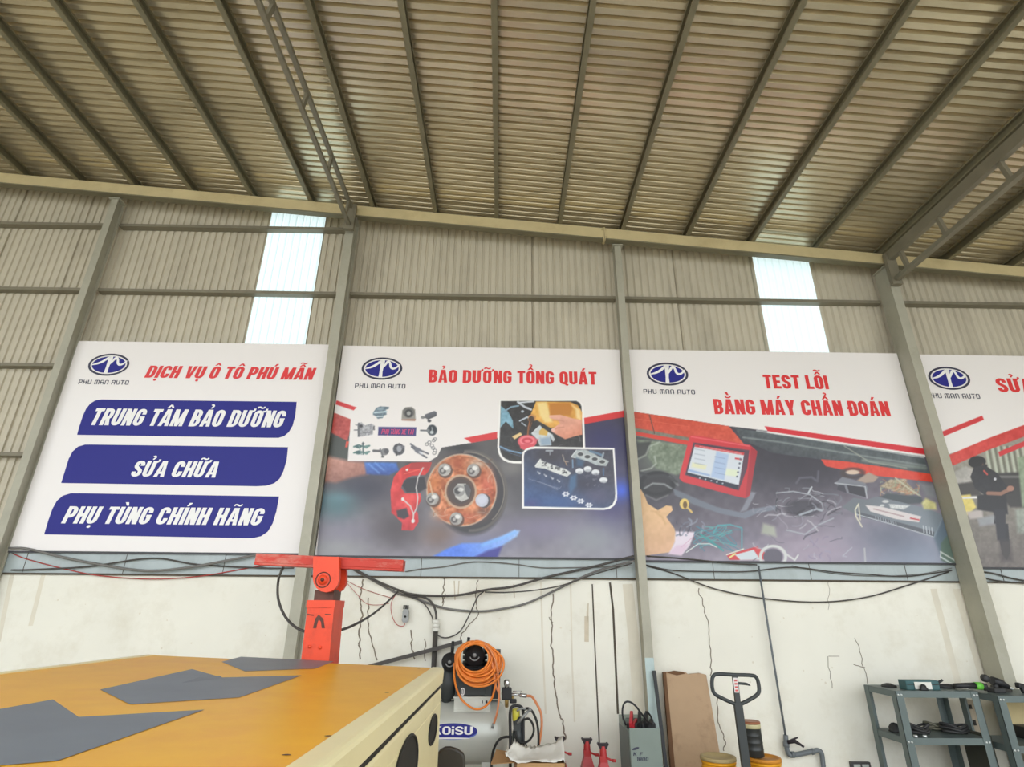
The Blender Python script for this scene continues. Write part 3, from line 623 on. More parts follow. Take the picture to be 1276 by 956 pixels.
# engine parts inset
p.poly([(258,500),(262,470),(285,445),(320,430),(360,424),(992,436),(1000,560),(1014,800),(1012,850),(990,895),(955,920),(910,928),(258,916)], (246,244,242))
i2 = [(272,505),(278,475),(300,455),(330,446),(365,442),(978,450),(988,600),(998,800),(994,845),(975,885),(945,905),(905,912),(275,900)]
p.poly(i2, (66,64,78), grad=((600,500),(420,900),(52,84,138)), mott=14); p.blob(850,820,140,80,(92,88,118),.7,i2); p.blob(560,860,160,60,(58,96,156),.6,i2); p.blob(330,880,70,40,(74,66,124),.6,i2); p.blob(470,500,140,60,(56,50,58),.8,i2); p.blob(760,720,110,60,(48,46,66),.8,i2)
p.poly([(650,500),(690,452),(760,450),(800,462),(860,500),(950,540),(925,580),(850,572),(780,540),(700,520),(655,512)], (176,184,186), mott=20)
for cx, cy in ((722,485),(778,505),(836,523),(895,545)): p.ell(cx,cy,30,19,(206,210,210)); p.ell(cx,cy,23,14,(70,72,76))
p.line([(800,462),(860,480),(900,496)], 18, (96,124,150)); p.line([(905,478),(895,510)], 14, (150,160,170)); p.line([(650,505),(690,455)], 8, (210,214,214))
p.poly([(360,575),(400,525),(440,545),(560,590),(600,600),(650,635),(615,665),(540,640),(440,600),(365,590)], (214,216,214), mott=16); p.line([(365,580),(405,525)], 8, (224,226,224))
for cx, cy in ((432,563),(484,585),(540,602),(594,625)): p.scribble((cx-18,cy-14,cx+18,cy+14),9,[(70,72,76),(90,92,98),(40,42,46)],7,20,int(cx),1)
for cx, cy in ((714,618),(780,602),(842,628),(905,690)): p.ell(cx,cy,32,22,(226,228,232)); p.ell(cx+4,cy+14,24,12,(160,164,172),.6)
for cx, cy in ((392,633),(444,655),(496,675),(548,698)): p.line([(cx-10,cy-10),(cx+4,cy+4)], 8, (170,174,184)); p.ell(cx+6,cy+4,8,7,(190,194,204))
for a in range(3): p.line([(310+a*70,680+a*22),(430+a*60,716+a*24),(540+a*15,770-a*14)], 3.5, (140,146,166), .8)
for cx, cy in ((606,802),(668,832),(724,858),(790,890)):
    for k in range(6):
        an = k*1.047; p.ell(cx+22*math.cos(an),cy+15*math.sin(an),8,6,(230,232,240))
    p.ell(cx,cy,20,13,(228,230,238)); p.ell(cx,cy,10,6,(80,90,130))
p.poly([(640,660),(690,640),(690,740),(640,800),(628,740)], (70,110,150), soft=4, al=.8); p.line([(660,530),(662,590)], 10, (120,150,180)); p.poly([(690,510),(750,540),(740,585),(690,580)], (64,96,130), soft=4, al=.8); p.line([(905,600),(905,650)], 12, (70,110,150), .8); p.line([(450,458),(500,458)], 12, (170,176,184)); p.line([(480,460),(480,490)], 7, (150,156,166)); p.line([(580,490),(595,540),(625,545)], 9, (150,140,130)); p.line([(600,540),(615,575)], 7, (170,140,110)); p.scribble((740,640,920,770),16,[(110,110,130),(150,152,166),(60,60,80)],5,24,9)
# spare parts on the white panel
p.t(*R3)
p.poly([(415,215),(440,180),(470,168),(540,172),(538,188),(515,195),(522,235),(500,240),(490,262),(450,268),(430,245),(412,235)], (100,120,132), mott=40, mf=.4); p.line([(425,220),(520,210)], 12, (190,210,218)); p.line([(440,250),(490,248)], 9, (210,222,226)); p.ell(470,190,28,10,(140,160,172))
p.poly([(640,270),(645,200),(670,176),(720,172),(748,195),(752,275)], (150,146,138)); p.ell(697,218,46,42,(110,108,104)); p.ell(697,224,32,32,(64,64,64)); p.ell(697,224,16,16,(160,160,156)); p.poly([(638,272),(752,268),(748,286),(642,282)], (170,130,112))
p.poly([(822,235),(900,205),(918,215),(918,245),(850,275),(830,262)], (110,112,120), grad=((860,210),(880,270),(70,72,78))); p.ell(808,256,16,12,(130,130,130)); p.line([(820,256),(845,262)], 9, (96,96,100)); p.ell(860,285,15,11,(70,70,74))
p.poly([(290,310),(320,295),(350,320),(400,305),(428,325),(425,350),(412,360),(412,395),(340,405),(300,412),(290,370)], (168,168,172), mott=50, mf=.5); p.line([(300,305),(298,405)], 14, (96,98,104)); p.line([(265,357),(300,357)], 8, (110,110,114)); p.ell(318,325,14,12,(60,60,64)); p.line([(275,315),(290,320)], 6, (120,120,124)); p.line([(330,380),(405,372)], 5, (110,110,114)); p.line([(420,330),(422,355)], 9, (80,80,84))
p.poly([(456,332),(758,336),(754,405),(452,400)], (58,54,120), mott=10)
p.ell(882,358,40,44,(70,78,84)); p.ell(886,352,28,32,(44,50,56)); p.ell(880,375,14,14,(190,196,198)); p.line([(792,360),(850,362)], 12, (96,100,104)); p.ell(850,362,14,14,(120,124,128)); p.line([(880,335),(884,370)], 6, (170,176,178))
for y in (490,538): p.line([(262,y),(300,y-12),(340,y),(384,y-8)], 14, (86,126,120)); p.ell(296,y-2,26,15,(70,104,104)); p.ell(360,y+2,16,12,(110,146,140))
p.line([(333,458),(335,548)], 12, (84,110,112)); p.ell(334,465,10,9,(80,84,88)); p.line([(300,480),(320,550)], 8, (110,140,140))
p.line([(418,522),(470,525)], 20, (96,96,98)); p.ell(505,530,30,28,(130,130,132)); p.ell(520,525,20,22,(90,90,94)); p.line([(470,510),(490,565)], 12, (104,104,108)); p.ell(490,568,12,8,(96,96,98))
p.ell(618,510,46,46,(78,78,84),1,1,mott=40,mf=.6); p.ell(622,505,20,26,(160,162,168)); p.line([(620,465),(620,480)], 10, (90,90,94)); p.line([(600,555),(612,545)], 14, (80,80,84)); p.ell(650,490,16,10,(110,110,116))
p.line([(712,468),(770,510),(850,545)], 14, (96,98,108)); p.line([(720,490),(780,540),(838,575)], 14, (86,88,98)); p.ell(770,520,30,22,(110,112,122),1,1,35); p.ell(795,540,20,8,(210,212,220),1,1,35)
for x, y in ((840,470),(860,455),(880,480),(895,440),(905,430),(890,500),(905,520),(900,540)): p.ell(x,y,13,11,(110,110,114),1,.8,ring=5)
p.panel(r)
logo_px(451.1, 500.9, 444.8, 474.2, r, 441.9, 505, (483.4, 484.2), (478, 478.8))
btext('heading_lettering', 'BẢO DƯỠNG TỔNG QUÁT', 533.9, 744, (476.6, 479.6), (460.6, 463.4), M_red, r, None, 0, .075)
btext('parts_strip_lettering', 'PHỤ TÙNG XE TẢI', 475, 515.5, (541.2, 541.4), (535, 535.2), M_pink, r, TINY, .12)
# --- banner of the diagnostic tablet
x0, x1, z0, z1 = 1.683, 5.402, 2.222, 4.982
r = banner('banner showing a red diagnostic tablet over an engine bay', x0, x1, z0, z1)
p = Paint(x0, x1, z0, z1, WHITE); R8 = (.3887, 780, 420); R6 = (.2092, 780, 500); RB = (.2091, 980, 510)
p.t(*R8)
C = [(15,238),(330,286),(444,300),(955,382),(1000,390),(1100,760),(20,760)]
p.poly(C, (62,58,68), grad=((500,400),(560,720),(164,154,170)), mott=16, mf=.06)  # lower half lightened in the print for the sheen on the vinyl
p.blob(560,420,170,70,(46,42,54),.9,C); p.blob(900,700,200,90,(130,146,166),.8,C); p.blob(640,680,160,60,(166,150,168),.7,C); p.blob(110,390,90,70,(112,122,108),.8,C); p.blob(850,640,120,60,(84,90,108),.6,C); p.blob(300,640,120,40,(100,100,118),.5,C)
p.poly([(15,238),(330,286),(380,345),(300,352),(200,330),(120,318),(20,290)], (206,74,48), grad=((100,260),(350,330),(214,84,60)), mott=14)
p.poly([(20,290),(200,322),(205,345),(25,318)], (120,118,104), soft=1.5, mott=18); p.poly([(25,302),(205,334),(200,348),(26,314)], (214,60,44))
p.poly([(350,292),(560,322),(955,384),(975,440),(620,392),(470,372),(400,342),(370,330)], (84,92,96), grad=((500,310),(480,380),(66,70,76)), mott=14)
p.line([(375,322),(500,338),(700,372),(960,412)], 5, (150,160,158), .7, 2); p.line([(700,350),(780,400),(900,420)], 4, (160,164,150), .7); p.line([(760,395),(960,420)], 10, (150,160,150), .6, 3); p.line([(420,300),(700,345),(955,386)], 6, (200,204,204), .7)
p.poly([(444,286),(955,358),(975,380),(455,303)], (216,40,52)); p.line([(455,305),(970,383)], 5, (236,232,230))
p.poly([(625,392),(700,398),(985,440),(990,466),(760,440),(640,414)], (220,70,50), mott=8)
p.line([(75,250),(92,310)], 3, (90,60,50)); p.line([(30,262),(200,288)], 2, (240,130,100), .4)
# left engine clutter
p.t(*R6)
p.poly([(60,230),(200,240),(380,265),(340,430),(300,440),(240,420),(180,400),(130,330)], (124,136,116), soft=3, mott=30); p.poly([(55,250),(150,240),(130,320),(70,340)], (64,66,64), soft=3); p.line([(60,350),(120,320),(140,270),(200,245)], 10, (176,184,170), .7, 2); p.line([(75,420),(150,400),(180,370),(170,330)], 9, (190,196,186), .7, 2)
p.ell(185,500,105,80,(46,44,48),1,3); p.ell(185,490,95,64,(24,24,28),.9,2,ring=18); p.line([(110,520),(160,490),(230,495),(270,520)], 10, (170,176,176), .8, 2); p.line([(120,560),(180,590),(250,560)], 8, (150,150,150), .6, 2); p.line([(260,450),(310,500)], 12, (140,146,146), .7, 2); p.line([(75,420),(140,450),(230,440),(300,480)], 16, (52,52,56), .9, 2)
# grey strut under the tablet
p.poly([(280,520),(340,545),(420,580),(540,630),(690,665),(760,640),(900,620),(900,645),(780,670),(710,700),(560,670),(400,615),(290,560)], (106,112,124), soft=2, grad=((300,540),(700,680),(120,126,140)))
p.poly([(680,660),(745,540),(775,545),(720,650)], (132,134,146), soft=2)
# tablet
p.poly([(385,205),(420,205),(740,262),(782,300),(770,360),(738,560),(715,578),(690,575),(340,482),(318,460),(322,430),(368,250)], (214,52,60), grad=((400,220),(720,560),(196,44,54)))
p.poly([(745,275),(782,300),(736,555),(712,575),(728,420)], (170,36,48)); p.poly([(402,246),(735,292),(722,400),(672,532),(352,440),(362,400)], (92,60,76)); p.line([(390,212),(735,268)], 7, (240,120,124), .7, 1.5)
p.poly([(410,250),(708,300),(664,528),(358,436)], (40,44,62)); p.poly([(410,262),(703,318),(672,500),(366,424)], (214,220,228)); p.poly([(412,258),(706,306),(702,322),(408,272)], (204,56,62))
p.poly([(540,300),(612,318),(585,470),(505,452)], (176,196,226), soft=2); p.poly([(395,365),(480,382),(474,408),(390,392)], (226,226,190), soft=2); p.poly([(600,400),(670,412),(664,450),(590,440)], (224,232,206), soft=2); p.poly([(372,405),(500,438),(498,446),(370,416)], (140,170,214), soft=2); p.poly([(650,335),(690,342),(688,352),(648,345)], (206,60,66)); p.line([(440,270),(690,314)], 4, (240,200,200), .7)
for k in range(4): p.line([(410,285+k*28),(470,296+k*28)], 5, (150,160,176), .6); p.line([(530,330+k*32),(590,342+k*32)], 5, (130,150,190), .6)
for k in range(5): p.ell(682-k*5,345+k*26,6,6,(90,100,120))
for k in range(5): p.ell(440+k*34,458+k*8,5,4,(190,196,206))
# cap, hand, paper
p.ell(348,612,28,32,(226,196,110)); p.ell(352,618,13,22,(110,84,44)); p.line([(368,635),(392,662)], 12, (216,186,110))
p.poly([(85,520),(110,560),(130,610),(190,650),(240,622),(272,625),(278,650),(240,690),(290,760),(300,820),(265,900),(120,920),(60,920)], (226,184,134), grad=((120,640),(220,900),(220,176,140)), mott=10, mf=.1)
p.line([(180,665),(215,690),(235,730)], 8, (190,146,96), .6, 3); p.line([(150,655),(200,660)], 6, (196,150,104), .6, 3)
p.poly([(295,775),(410,780),(380,860),(330,920),(255,910),(290,840)], (226,214,226), soft=2); p.line([(330,870),(420,790)], 4, (200,150,180), .8); p.poly([(300,860),(380,850),(330,920),(250,910)], (214,180,204), soft=3, al=.6)
p.scribble((300,700,470,800),14,[(120,130,150),(150,160,176),(60,60,76)],9,70,21)
for a in range(9):
    rr = random.Random(a); q = smooth_path([(rr.uniform(400,700),rr.uniform(730,900),0) for _ in range(4)], 6); p.line([(v.x, v.y) for v in q], 4.5, ((70,150,160),(90,170,170),(60,130,150))[a % 3], .85)
p.line([(520,790),(545,740),(620,735),(690,755),(690,880)], 7, (80,160,170)); p.line([(440,790),(500,830),(580,890)], 10, (60,150,150)); p.line([(360,900),(430,850),(500,850),(540,870)], 5, (220,226,222))
p.poly([(600,920),(690,890),(780,865),(830,905),(860,945),(620,945)], (206,60,66)); p.poly([(650,915),(760,885),(800,945),(680,945)], (206,214,220)); p.line([(600,915),(700,880)], 6, (236,230,210)); p.line([(620,930),(650,910)], 10, (230,220,140))
# right: wiring, relay box, battery cover
p.t(*RB)
p.scribble((-60,470,330,640),36,[(150,154,162),(120,126,136),(84,86,98),(196,198,204),(40,38,46)],7,90,31)
p.line([(-60,500),(40,490),(140,510),(210,560),(220,600),(160,580)], 7, (170,174,182), .9); p.ell(100,590,110,50,(34,32,42),.6,4); p.line([(80,630),(180,595),(210,605)], 12, (160,166,176)); p.line([(0,720),(110,745),(190,690),(280,650)], 8, (170,176,186), .8); p.line([(60,440),(80,410),(150,405),(185,430),(190,370)], 12, (96,96,110), .8, 2); p.line([(130,500),(150,465)], 10, (190,194,200))
p.scribble((-200,560,330,900),30,[(190,190,200),(150,150,164),(80,78,92),(214,214,220)],7,80,33,.7); p.poly([(-140,680),(-70,700),(-60,760),(-150,740)], (190,200,170), soft=4, al=.6)
p.ell(-80,880,75,64,(206,208,206),1,1,ring=16); p.ell(-80,880,58,48,(96,92,106)); p.line([(-20,850),(50,900),(70,870)], 10, (206,206,206))
p.scribble((130,760,260,930),14,[(150,150,176),(130,120,150)],8,50,35,.5)
p.poly([(288,440),(335,402),(470,440),(485,470),(470,530),(360,500)], (120,122,132), soft=1.2); p.poly([(310,450),(345,455),(360,500),(300,480)], (60,58,70)); p.poly([(360,452),(462,458),(474,525),(375,500)], (50,48,58)); p.line([(288,440),(470,462),(480,530)], 5, (190,194,200)); p.ell(395,375,44,14,(214,190,170)); p.ell(395,380,60,26,(70,56,56),.8,2,ring=14); p.poly([(420,425),(490,375),(550,405),(520,435),(470,440)], (170,150,136), soft=2)
p.poly([(555,460),(620,418),(700,420),(780,500),(740,515),(650,490)], (166,150,124), soft=2, mott=40, mf=.5); p.scribble((560,420,790,515),36,[(200,184,150),(110,96,80),(190,120,90),(150,170,140)],6,60,37); p.line([(650,410),(740,480),(800,520)], 8, (190,186,160)); p.poly([(540,530),(600,500),(800,520),(820,560),(700,570)], (70,78,84), soft=3); p.poly([(790,440),(880,450),(900,540),(830,520)], (150,160,160), soft=6, al=.6)
p.poly([(330,585),(400,528),(480,540),(540,520),(830,590),(930,630),(880,765),(650,690),(420,630)], (110,116,124), grad=((450,540),(850,740),(130,140,150)))
p.poly([(420,610),(880,730),(880,765),(650,690),(430,640)], (84,88,98)); p.line([(410,625),(650,692),(880,762)], 5, (190,196,204)); p.line([(880,762),(935,635)], 6, (150,166,176))
p.poly([(470,572),(560,580),(805,640),(790,675),(650,655),(500,610)], (216,208,208)); p.line([(520,595),(700,640)], 7, (150,110,116), .6); p.line([(740,650),(790,660)], 9, (190,70,76)); p.poly([(610,565),(735,575),(700,598),(620,590)], (206,208,208), soft=1.5, mott=30, mf=.6); p.ell(590,550,20,9,(200,202,202)); p.ell(570,575,14,7,(200,202,202))
for k in range(4): p.line([(815+k*17,695+k*4),(820+k*17,735+k*4)], 6, (190,196,204))
for k in range(9): p.line([(530+k*15,640+k*4),(534+k*15,656+k*4)], 4, (160,166,176))
p.poly([(805,560),(830,530),(890,560),(895,600),(820,595)], (206,200,140), soft=3, mott=20); p.line([(430,565),(410,600),(415,640),(450,700)], 8, (214,210,190)); p.line([(430,570),(440,660)], 7, (206,200,180)); p.line([(465,830),(470,910)], 10, (190,190,190), .7); p.line([(390,825),(335,875),(360,880)], 6, (176,176,190), .8)
p.poly([(935,640),(1010,760),(1040,930),(930,900),(880,770)], (96,116,130), soft=4, al=.8); p.poly([(920,800),(960,750),(1030,930),(1020,950),(920,900)], (100,120,110), soft=2); p.line([(918,850),(1010,905)], 8, (200,206,200)); p.line([(918,880),(1000,930)], 8, (206,214,214)); p.line([(920,850),(918,880)], 6, (200,206,206))
p.panel(r)
logo_px(806.4, 857, 451.4, 481.4, r, 802, 866.3, (490.6, 491.4), (485, 485.8))
btext('heading_lettering', 'TEST LỖI', 953, 1033.4, (484.2, 485), (467.2, 468), M_red, r, None, 0, .075)
btext('heading_lettering', 'BẰNG MÁY CHẨN ĐOÁN', 890.8, 1110.4, (516.2, 518.8), (497.4, 500), M_red, r, None, 0, .075)

# --- banner of the mechanic, cut by the frame
x0, x1, z0, z1 = 5.66, 9.3, 2.18, 4.97
r = banner('banner with a mechanic in dark clothes by a corrugated wall, cut by the frame', x0, x1, z0, z1)
p = Paint(x0, x1, z0, z1, WHITE, .0095); p.t(.2932, 1130, 430)
C = [(160,470),(300,425),(500,350),(900,200),(900,1000),(160,1000)]
p.poly(C, (150,146,134), grad=((300,500),(330,940),(110,102,98)), mott=14)
for k in range(40):
    x = 330+k*26; p.poly([(x,430),(x+12,430),(x+36,560),(x+24,560)], (196,204,186), soft=2, al=.8); p.poly([(x+13,430),(x+22,430),(x+46,560),(x+37,560)], (96,100,84), soft=2, al=.7)
p.poly([(150,480),(350,395),(900,190),(900,240),(350,445),(180,520)], (212,66,58), mott=14, grad=((200,480),(500,380),(206,60,58)))
p.poly([(140,372),(320,300),(328,318),(140,396)], (212,52,58)); p.poly([(388,455),(900,240),(900,270),(394,474)], (212,52,58))
p.poly([(150,470),(350,388),(900,180),(900,40),(150,380)], (236,232,228), al=0)
p.poly([(200,540),(250,515),(290,530),(290,590),(210,600)], (176,172,166), soft=3, mott=20); p.poly([(210,590),(290,580),(320,640),(230,640)], (66,62,60), soft=3); p.poly([(225,640),(270,635),(295,690),(250,730)], (226,206,110), soft=2, mott=16); p.line([(240,650),(295,648)], 9, (230,228,226)); p.poly([(250,710),(320,700),(325,735),(270,740)], (190,180,176), soft=3); p.poly([(300,740),(380,720),(380,760),(310,770)], (160,166,176), soft=4, al=.7)
p.poly([(380,545),(500,540),(500,690),(440,690),(380,620)], (56,54,54), soft=3); p.line([(390,560),(500,560)], 10, (150,150,146), .6, 2); p.poly([(460,700),(900,640),(900,830),(470,800)], (150,156,146), soft=4, mott=24); p.poly([(470,480),(900,330),(900,640),(490,690)], (140,156,130), soft=3, mott=20)
p.ell(300,495,36,24,(30,30,34)); p.line([(318,505),(338,512)], 9, (30,30,34)); p.ell(305,515,24,20,(96,70,60),.9,1.5); p.ell(292,500,30,22,(28,28,32))
p.poly([(270,560),(285,520),(330,510),(385,545),(425,600),(455,600),(450,630),(380,640),(370,760),(430,760),(440,880),(425,915),(405,890),(380,760),(350,650),(290,610)], (38,38,44), mott=8)
p.poly([(300,640),(420,620),(430,720),(300,700)], (34,34,40), soft=2); p.poly([(370,700),(420,700),(420,830),(385,830)], (44,44,52), soft=2); p.poly([(395,830),(440,830),(450,920),(400,920)], (70,64,64), soft=6, al=.8)
p.line([(345,630),(400,632),(440,612)], 16, (150,110,92)); p.ell(440,610,16,12,(170,126,108)); p.line([(328,535),(342,550)], 7, (200,80,70)); p.ell(375,570,6,6,(206,206,210))
p.panel(r)
logo_px(1157.6, 1207.8, 457, 486.2, r, 1157.8, 1222, (496, 497), (490, 491))
btext('heading_lettering', 'SỬA', 1245, 1290, (488.6, 489.4), (471.4, 472), M_red, r, None, 0, .075)
# ------------------------------------------------------------------ tow truck with the yellow deck
M_deck = mat('worn_orange_deck_paint', (255,186,34), .38, 0, .06, 5, bump=.1, dirt=(242,158,58), dscale=1.8, damt=.5, spec=.3)
M_dgrey = mat('grey_chevron_paint', (122,129,136), .45, 0, .07, 4)
M_tcream = mat('cream_truck_paint', (252,238,184), .35, 0, .02, 3, dirt=(226,208,156), dscale=2, damt=.3)
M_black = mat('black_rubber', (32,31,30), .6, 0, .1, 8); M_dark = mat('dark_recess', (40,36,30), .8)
M_orange = mat('orange_red_boom_paint', (232,72,34), .45, 0, .06, 6, dirt=(150,40,24), dscale=5, damt=.4); M_oredworn = mat('worn_red_crossbar_paint', (196,56,40), .55, 0, .1, 8, dirt=(206,180,160), dscale=9, damt=.6, stretch=(.35,1,1))
M_rust = mat('dark_greasy_steel', (92,58,48), .5, .4, .2, 12)
R0 = Vector((-.376,4.155,1.296)); AX = Vector((-.0216,-1,0)).normalized(); LX = Vector((-1,.0216,.032))
def D(u, v, z=0): return R0+LX*u+AX*v+Vector((0,0,z))
def deckpt(px, py):
    d = ray(px, py); n = LX.cross(AX); t = (R0-EYE).dot(n)/d.dot(n); return EYE+d*t
def panelpt(px, py, u=.018):
    d = ray(px, py); n = AX.cross(Vector((0,0,1))); o = R0+LX*u; t = (o-EYE).dot(n)/d.dot(n); q = EYE+d*t-o
    return q.dot(AX), q.z
trk = thing('tow_truck', 'yellow-decked cream tow truck with grey chevrons, at lower left', 'truck', (-1.4, 2.6, 0))
WD = 1.99; LN = 3.5
mb = MB(); mb.add([D(.075,.0),D(WD-.05,.0),D(WD-.05,LN),D(.075,LN)], [(0,1,2,3)]); mb.add([D(.075,0,-.05),D(WD-.05,0,-.05),D(WD-.05,LN,-.05),D(.075,LN,-.05)], [(0,3,2,1)])
def z3(pts): return [deckpt(.337*x, 660+.337*y)+Vector((0,0,.0015)) for x, y in pts]
def poly(mb, P, mi): mb.add(P, [tuple(range(len(P)))], mi)
poly(mb, z3([(195,630),(290,695),(755,668),(210,858),(0,875),(-420,905),(-640,800),(-330,725)]), 1)
poly(mb, z3([(710,517),(820,548),(1115,540),(885,622),(480,648),(370,593)]), 1)
poly(mb, [q+Vector((0,0,.0008)) for q in z3([(668,570),(735,548),(812,542),(822,550),(760,560)])], 3)
poly(mb, z3([(890,471),(1235,488),(1165,515),(905,525),(820,490)]), 1)
for x, y in ((1215,765),(1060,835)):     # little chips in the paint
    q = deckpt(.337*x, 660+.337*y)+Vector((0,0,.0018)); mb.add([q+Vector((.012*math.cos(a)*(1+.5*math.sin(5*a)),.007*math.sin(a),0)) for a in (k*.785 for k in range(8))], [tuple(range(8))], 2)
for px, py in ((522,834),(482,864),(409,918)):
    q = deckpt(px, py)+Vector((0,0,.0018)); mb.add([q+Vector((.011*math.cos(a)*(1+.4*math.sin(3*a)),.006*math.sin(a),0)) for a in (k*.785 for k in range(8))], [tuple(range(8))], 2)
mb.build('deck', [M_deck, M_dgrey, M_rust, mat('dirty_grey_patch', (120,126,132), .5)], trk)
mb = MB()                                # right rim: flat top, bevelled shoulder, vertical face, cut back at the rear corner
prof = [(.078,.003),(.022,.003),(.012,.001),(.004,-.006),(0,-.018),(.003,-.086),(.05,-.088),(.05,-.05)]
def sweep(mb, prof, v0f, v1, mi=0):
    n = len(prof); vs = [D(u, v0f(z), z) for u, z in prof]+[D(u, v1, z) for u, z in prof]
    mb.add(vs, [tuple(range(n)), tuple(range(2*n-1, n-1, -1))]+[(i,i+n,(i+1) % n+n,(i+1) % n) for i in range(n)], mi)
sweep(mb, prof, lambda z: -.35*z-.02 if z < 0 else -.02, LN); mb.build('deck_rim', M_tcream, trk)
mb = MB(); sweep(mb, [(WD-.055,.004),(WD,.004),(WD,-.1),(WD-.055,-.1)], lambda z: 0, LN); mb.build('deck_rim', M_tcream, trk)
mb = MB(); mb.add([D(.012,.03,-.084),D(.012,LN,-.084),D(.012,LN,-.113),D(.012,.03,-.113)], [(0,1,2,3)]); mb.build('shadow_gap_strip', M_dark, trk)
for u0, s in ((.008, 1), (WD-.012, -1)):
    mb = MB(); pr = [(u0+s*.05,-.112),(u0+s*.014,-.110),(u0+s*.003,-.116),(u0,-.128),(u0,-.19),(u0+s*.004,-.194),(u0,-.198),(u0,-.72),(u0+s*.03,-.72)]
    sweep(mb, pr if s > 0 else pr[::-1], lambda z: .02, LN-.3); mb.build('side_panel', M_tcream, trk)
    if s > 0:
        for (cx, cy, tx, ty, rx) in ((536.6,909,538.5,890.5,541), (502,966,503,921,515)):
            v, z = panelpt(cx, cy); vt, zt = panelpt(tx, ty); vr, _ = panelpt(rx, cy); hv, hz = max(.05, abs(v-vr)), abs(zt-z)
            mb = MB(); N = 28
            mb.add([D(u0+.0-.002, v+hv*math.cos(t), z+hz*math.sin(t)) for t in (2*math.pi*i/N for i in range(N))], [tuple(range(N))])
            ov = mb.build('oval_opening', M_dark, trk)
            mb = MB(); mb.tube([D(u0-.004, v+hv*math.cos(t), z+hz*math.sin(t)) for t in (2*math.pi*i/N for i in range(N))], .006, 6, closed=True); mb.build('opening_gasket', M_black, ov)
mb = MB(); mb.add([D(.012,.03,-.06),D(WD-.012,.03,-.06),D(WD-.012,.03,-.72),D(.012,.03,-.72)], [(0,1,2,3)]); mb.build('rear_panel', M_tcream, trk)
mb = MB(); mb.bar(D(.6,.1,-.78),D(.6,LN,-.78),.12,.22); mb.bar(D(1.4,.1,-.78),D(1.4,LN,-.78),.12,.22); mb.bar(D(.2,.9,-.86),D(1.8,.9,-.86),.12,.12); mb.bar(D(.2,2.9,-.86),D(1.8,2.9,-.86),.12,.12); mb.build('chassis', M_dark, trk)
for u in (.14, 1.85):
    for v in (.9, 2.9):
        c = D(u, v); c.z = .39; mb = MB(); mb.lathe([(.0,-.1),(.2,-.1),(.34,-.11),(.385,-.07),(.385,.07),(.34,.11),(.2,.1),(0,.1)], c, (1,0,0), 32); mb.build('wheel', M_black, trk)
# folded wheel-lift boom at the rear
Yb = 4.36
def B(px, py, d=0): return at(px, py, Yb+d)
boom = MB(); a, b = B(378,820), B(414,820); t0, t1 = B(384,748), B(417,748); dz = Vector((0,.26,0))
lo0, lo1 = Vector((a.x,Yb,.62)), Vector((b.x,Yb,.62))
boom.prism([lo0, lo1, t1, t0], dz)
boom.prism([t0+Vector((-.006,-.008,-.05)), t1+Vector((.006,-.008,-.05)), t1+Vector((.006,-.008,0)), t0+Vector((-.006,-.008,0))], dz+Vector((0,.012,0)))
boom.prism([t0+Vector((.03,.03,0)), t1+Vector((-.02,.03,0)), t1+Vector((-.02,.03,.07)), t0+Vector((.03,.03,.07))], dz*.75, 1)
w = [(B(*q)+Vector((0,-.002,0))) for q in ((397,766),(393,771),(390,783),(394,783),(396,775),(397.5,772),(400,775),(401,783),(405,783),(403,771))]
boom.add(w, [(0,1,2,3,4,5),(0,5,6,7,8,9)], 1)
for px, py in ((386,806),(399,807)): boom.cyl(B(px,py)+Vector((0,.002,0)), B(px,py)+Vector((0,-.006,0)), .012, 10)
boom.box((lo0.x+.03,4.17,.62),(lo1.x-.03,4.6,.85),2)
for q in (((384,755.5),(407,756),(407,757.5),(384,757)), ((383,765),(391,766),(391,767.5),(383,766.5)), ((405,765),(412,765.5),(412,766.5),(405,766))):
    boom.add([B(*p)+Vector((0,-.0025,0)) for p in q], [(0,1,2,3)], 1)
bo = boom.build('wheel_lift_boom', [M_orange, M_rust, M_dark], trk, label='orange folded wheel-lift boom standing behind the deck')
mb = MB()
for d in (-.03, .17):
    P = [B(391.7,694.5), B(424,694.5), B(424,715)]+[B(407.6+16.2*math.cos(k*math.pi/8), 722+16.5*math.sin(k*math.pi/8)) for k in range(9)]+[B(391.7,715)]
    lp = [Vector((q.x, Yb+d, q.z)) for q in P]; mb.prism(lp, (0,.045,0))
c = B(404,723); mb.lathe([(0,0),(.03,0),(.034,.006),(.034,.012),(0,.012)], (c.x,Yb-.03,c.z), (0,-1,0), 20); mb.lathe([(.012,.012),(.012,.026),(0,.026)], (c.x,Yb-.03,c.z), (0,-1,0), 10, 1); mb.cyl((c.x,Yb-.02,c.z),(c.x,Yb+.2,c.z),.03,14,1)
mb.tube([(c.x+.052*math.cos(t),Yb-.031,c.z+.052*math.sin(t)) for t in (k*math.pi/12 for k in range(24))], .004, 6, 1, closed=True)
mb.build('pivot_head', [M_orange, M_rust], bo)
mb = MB(); l0, l1 = B(321.4,697.5,.09), B(503.5,705.5,.09); mb.bar(l0, l1, .11, .082); mb.bar(l0+Vector((.01,-.056,.0)), l1+Vector((-.01,-.056,0)), .006, .05); mb.build('crossbar', M_oredworn, bo, bevel=.004)

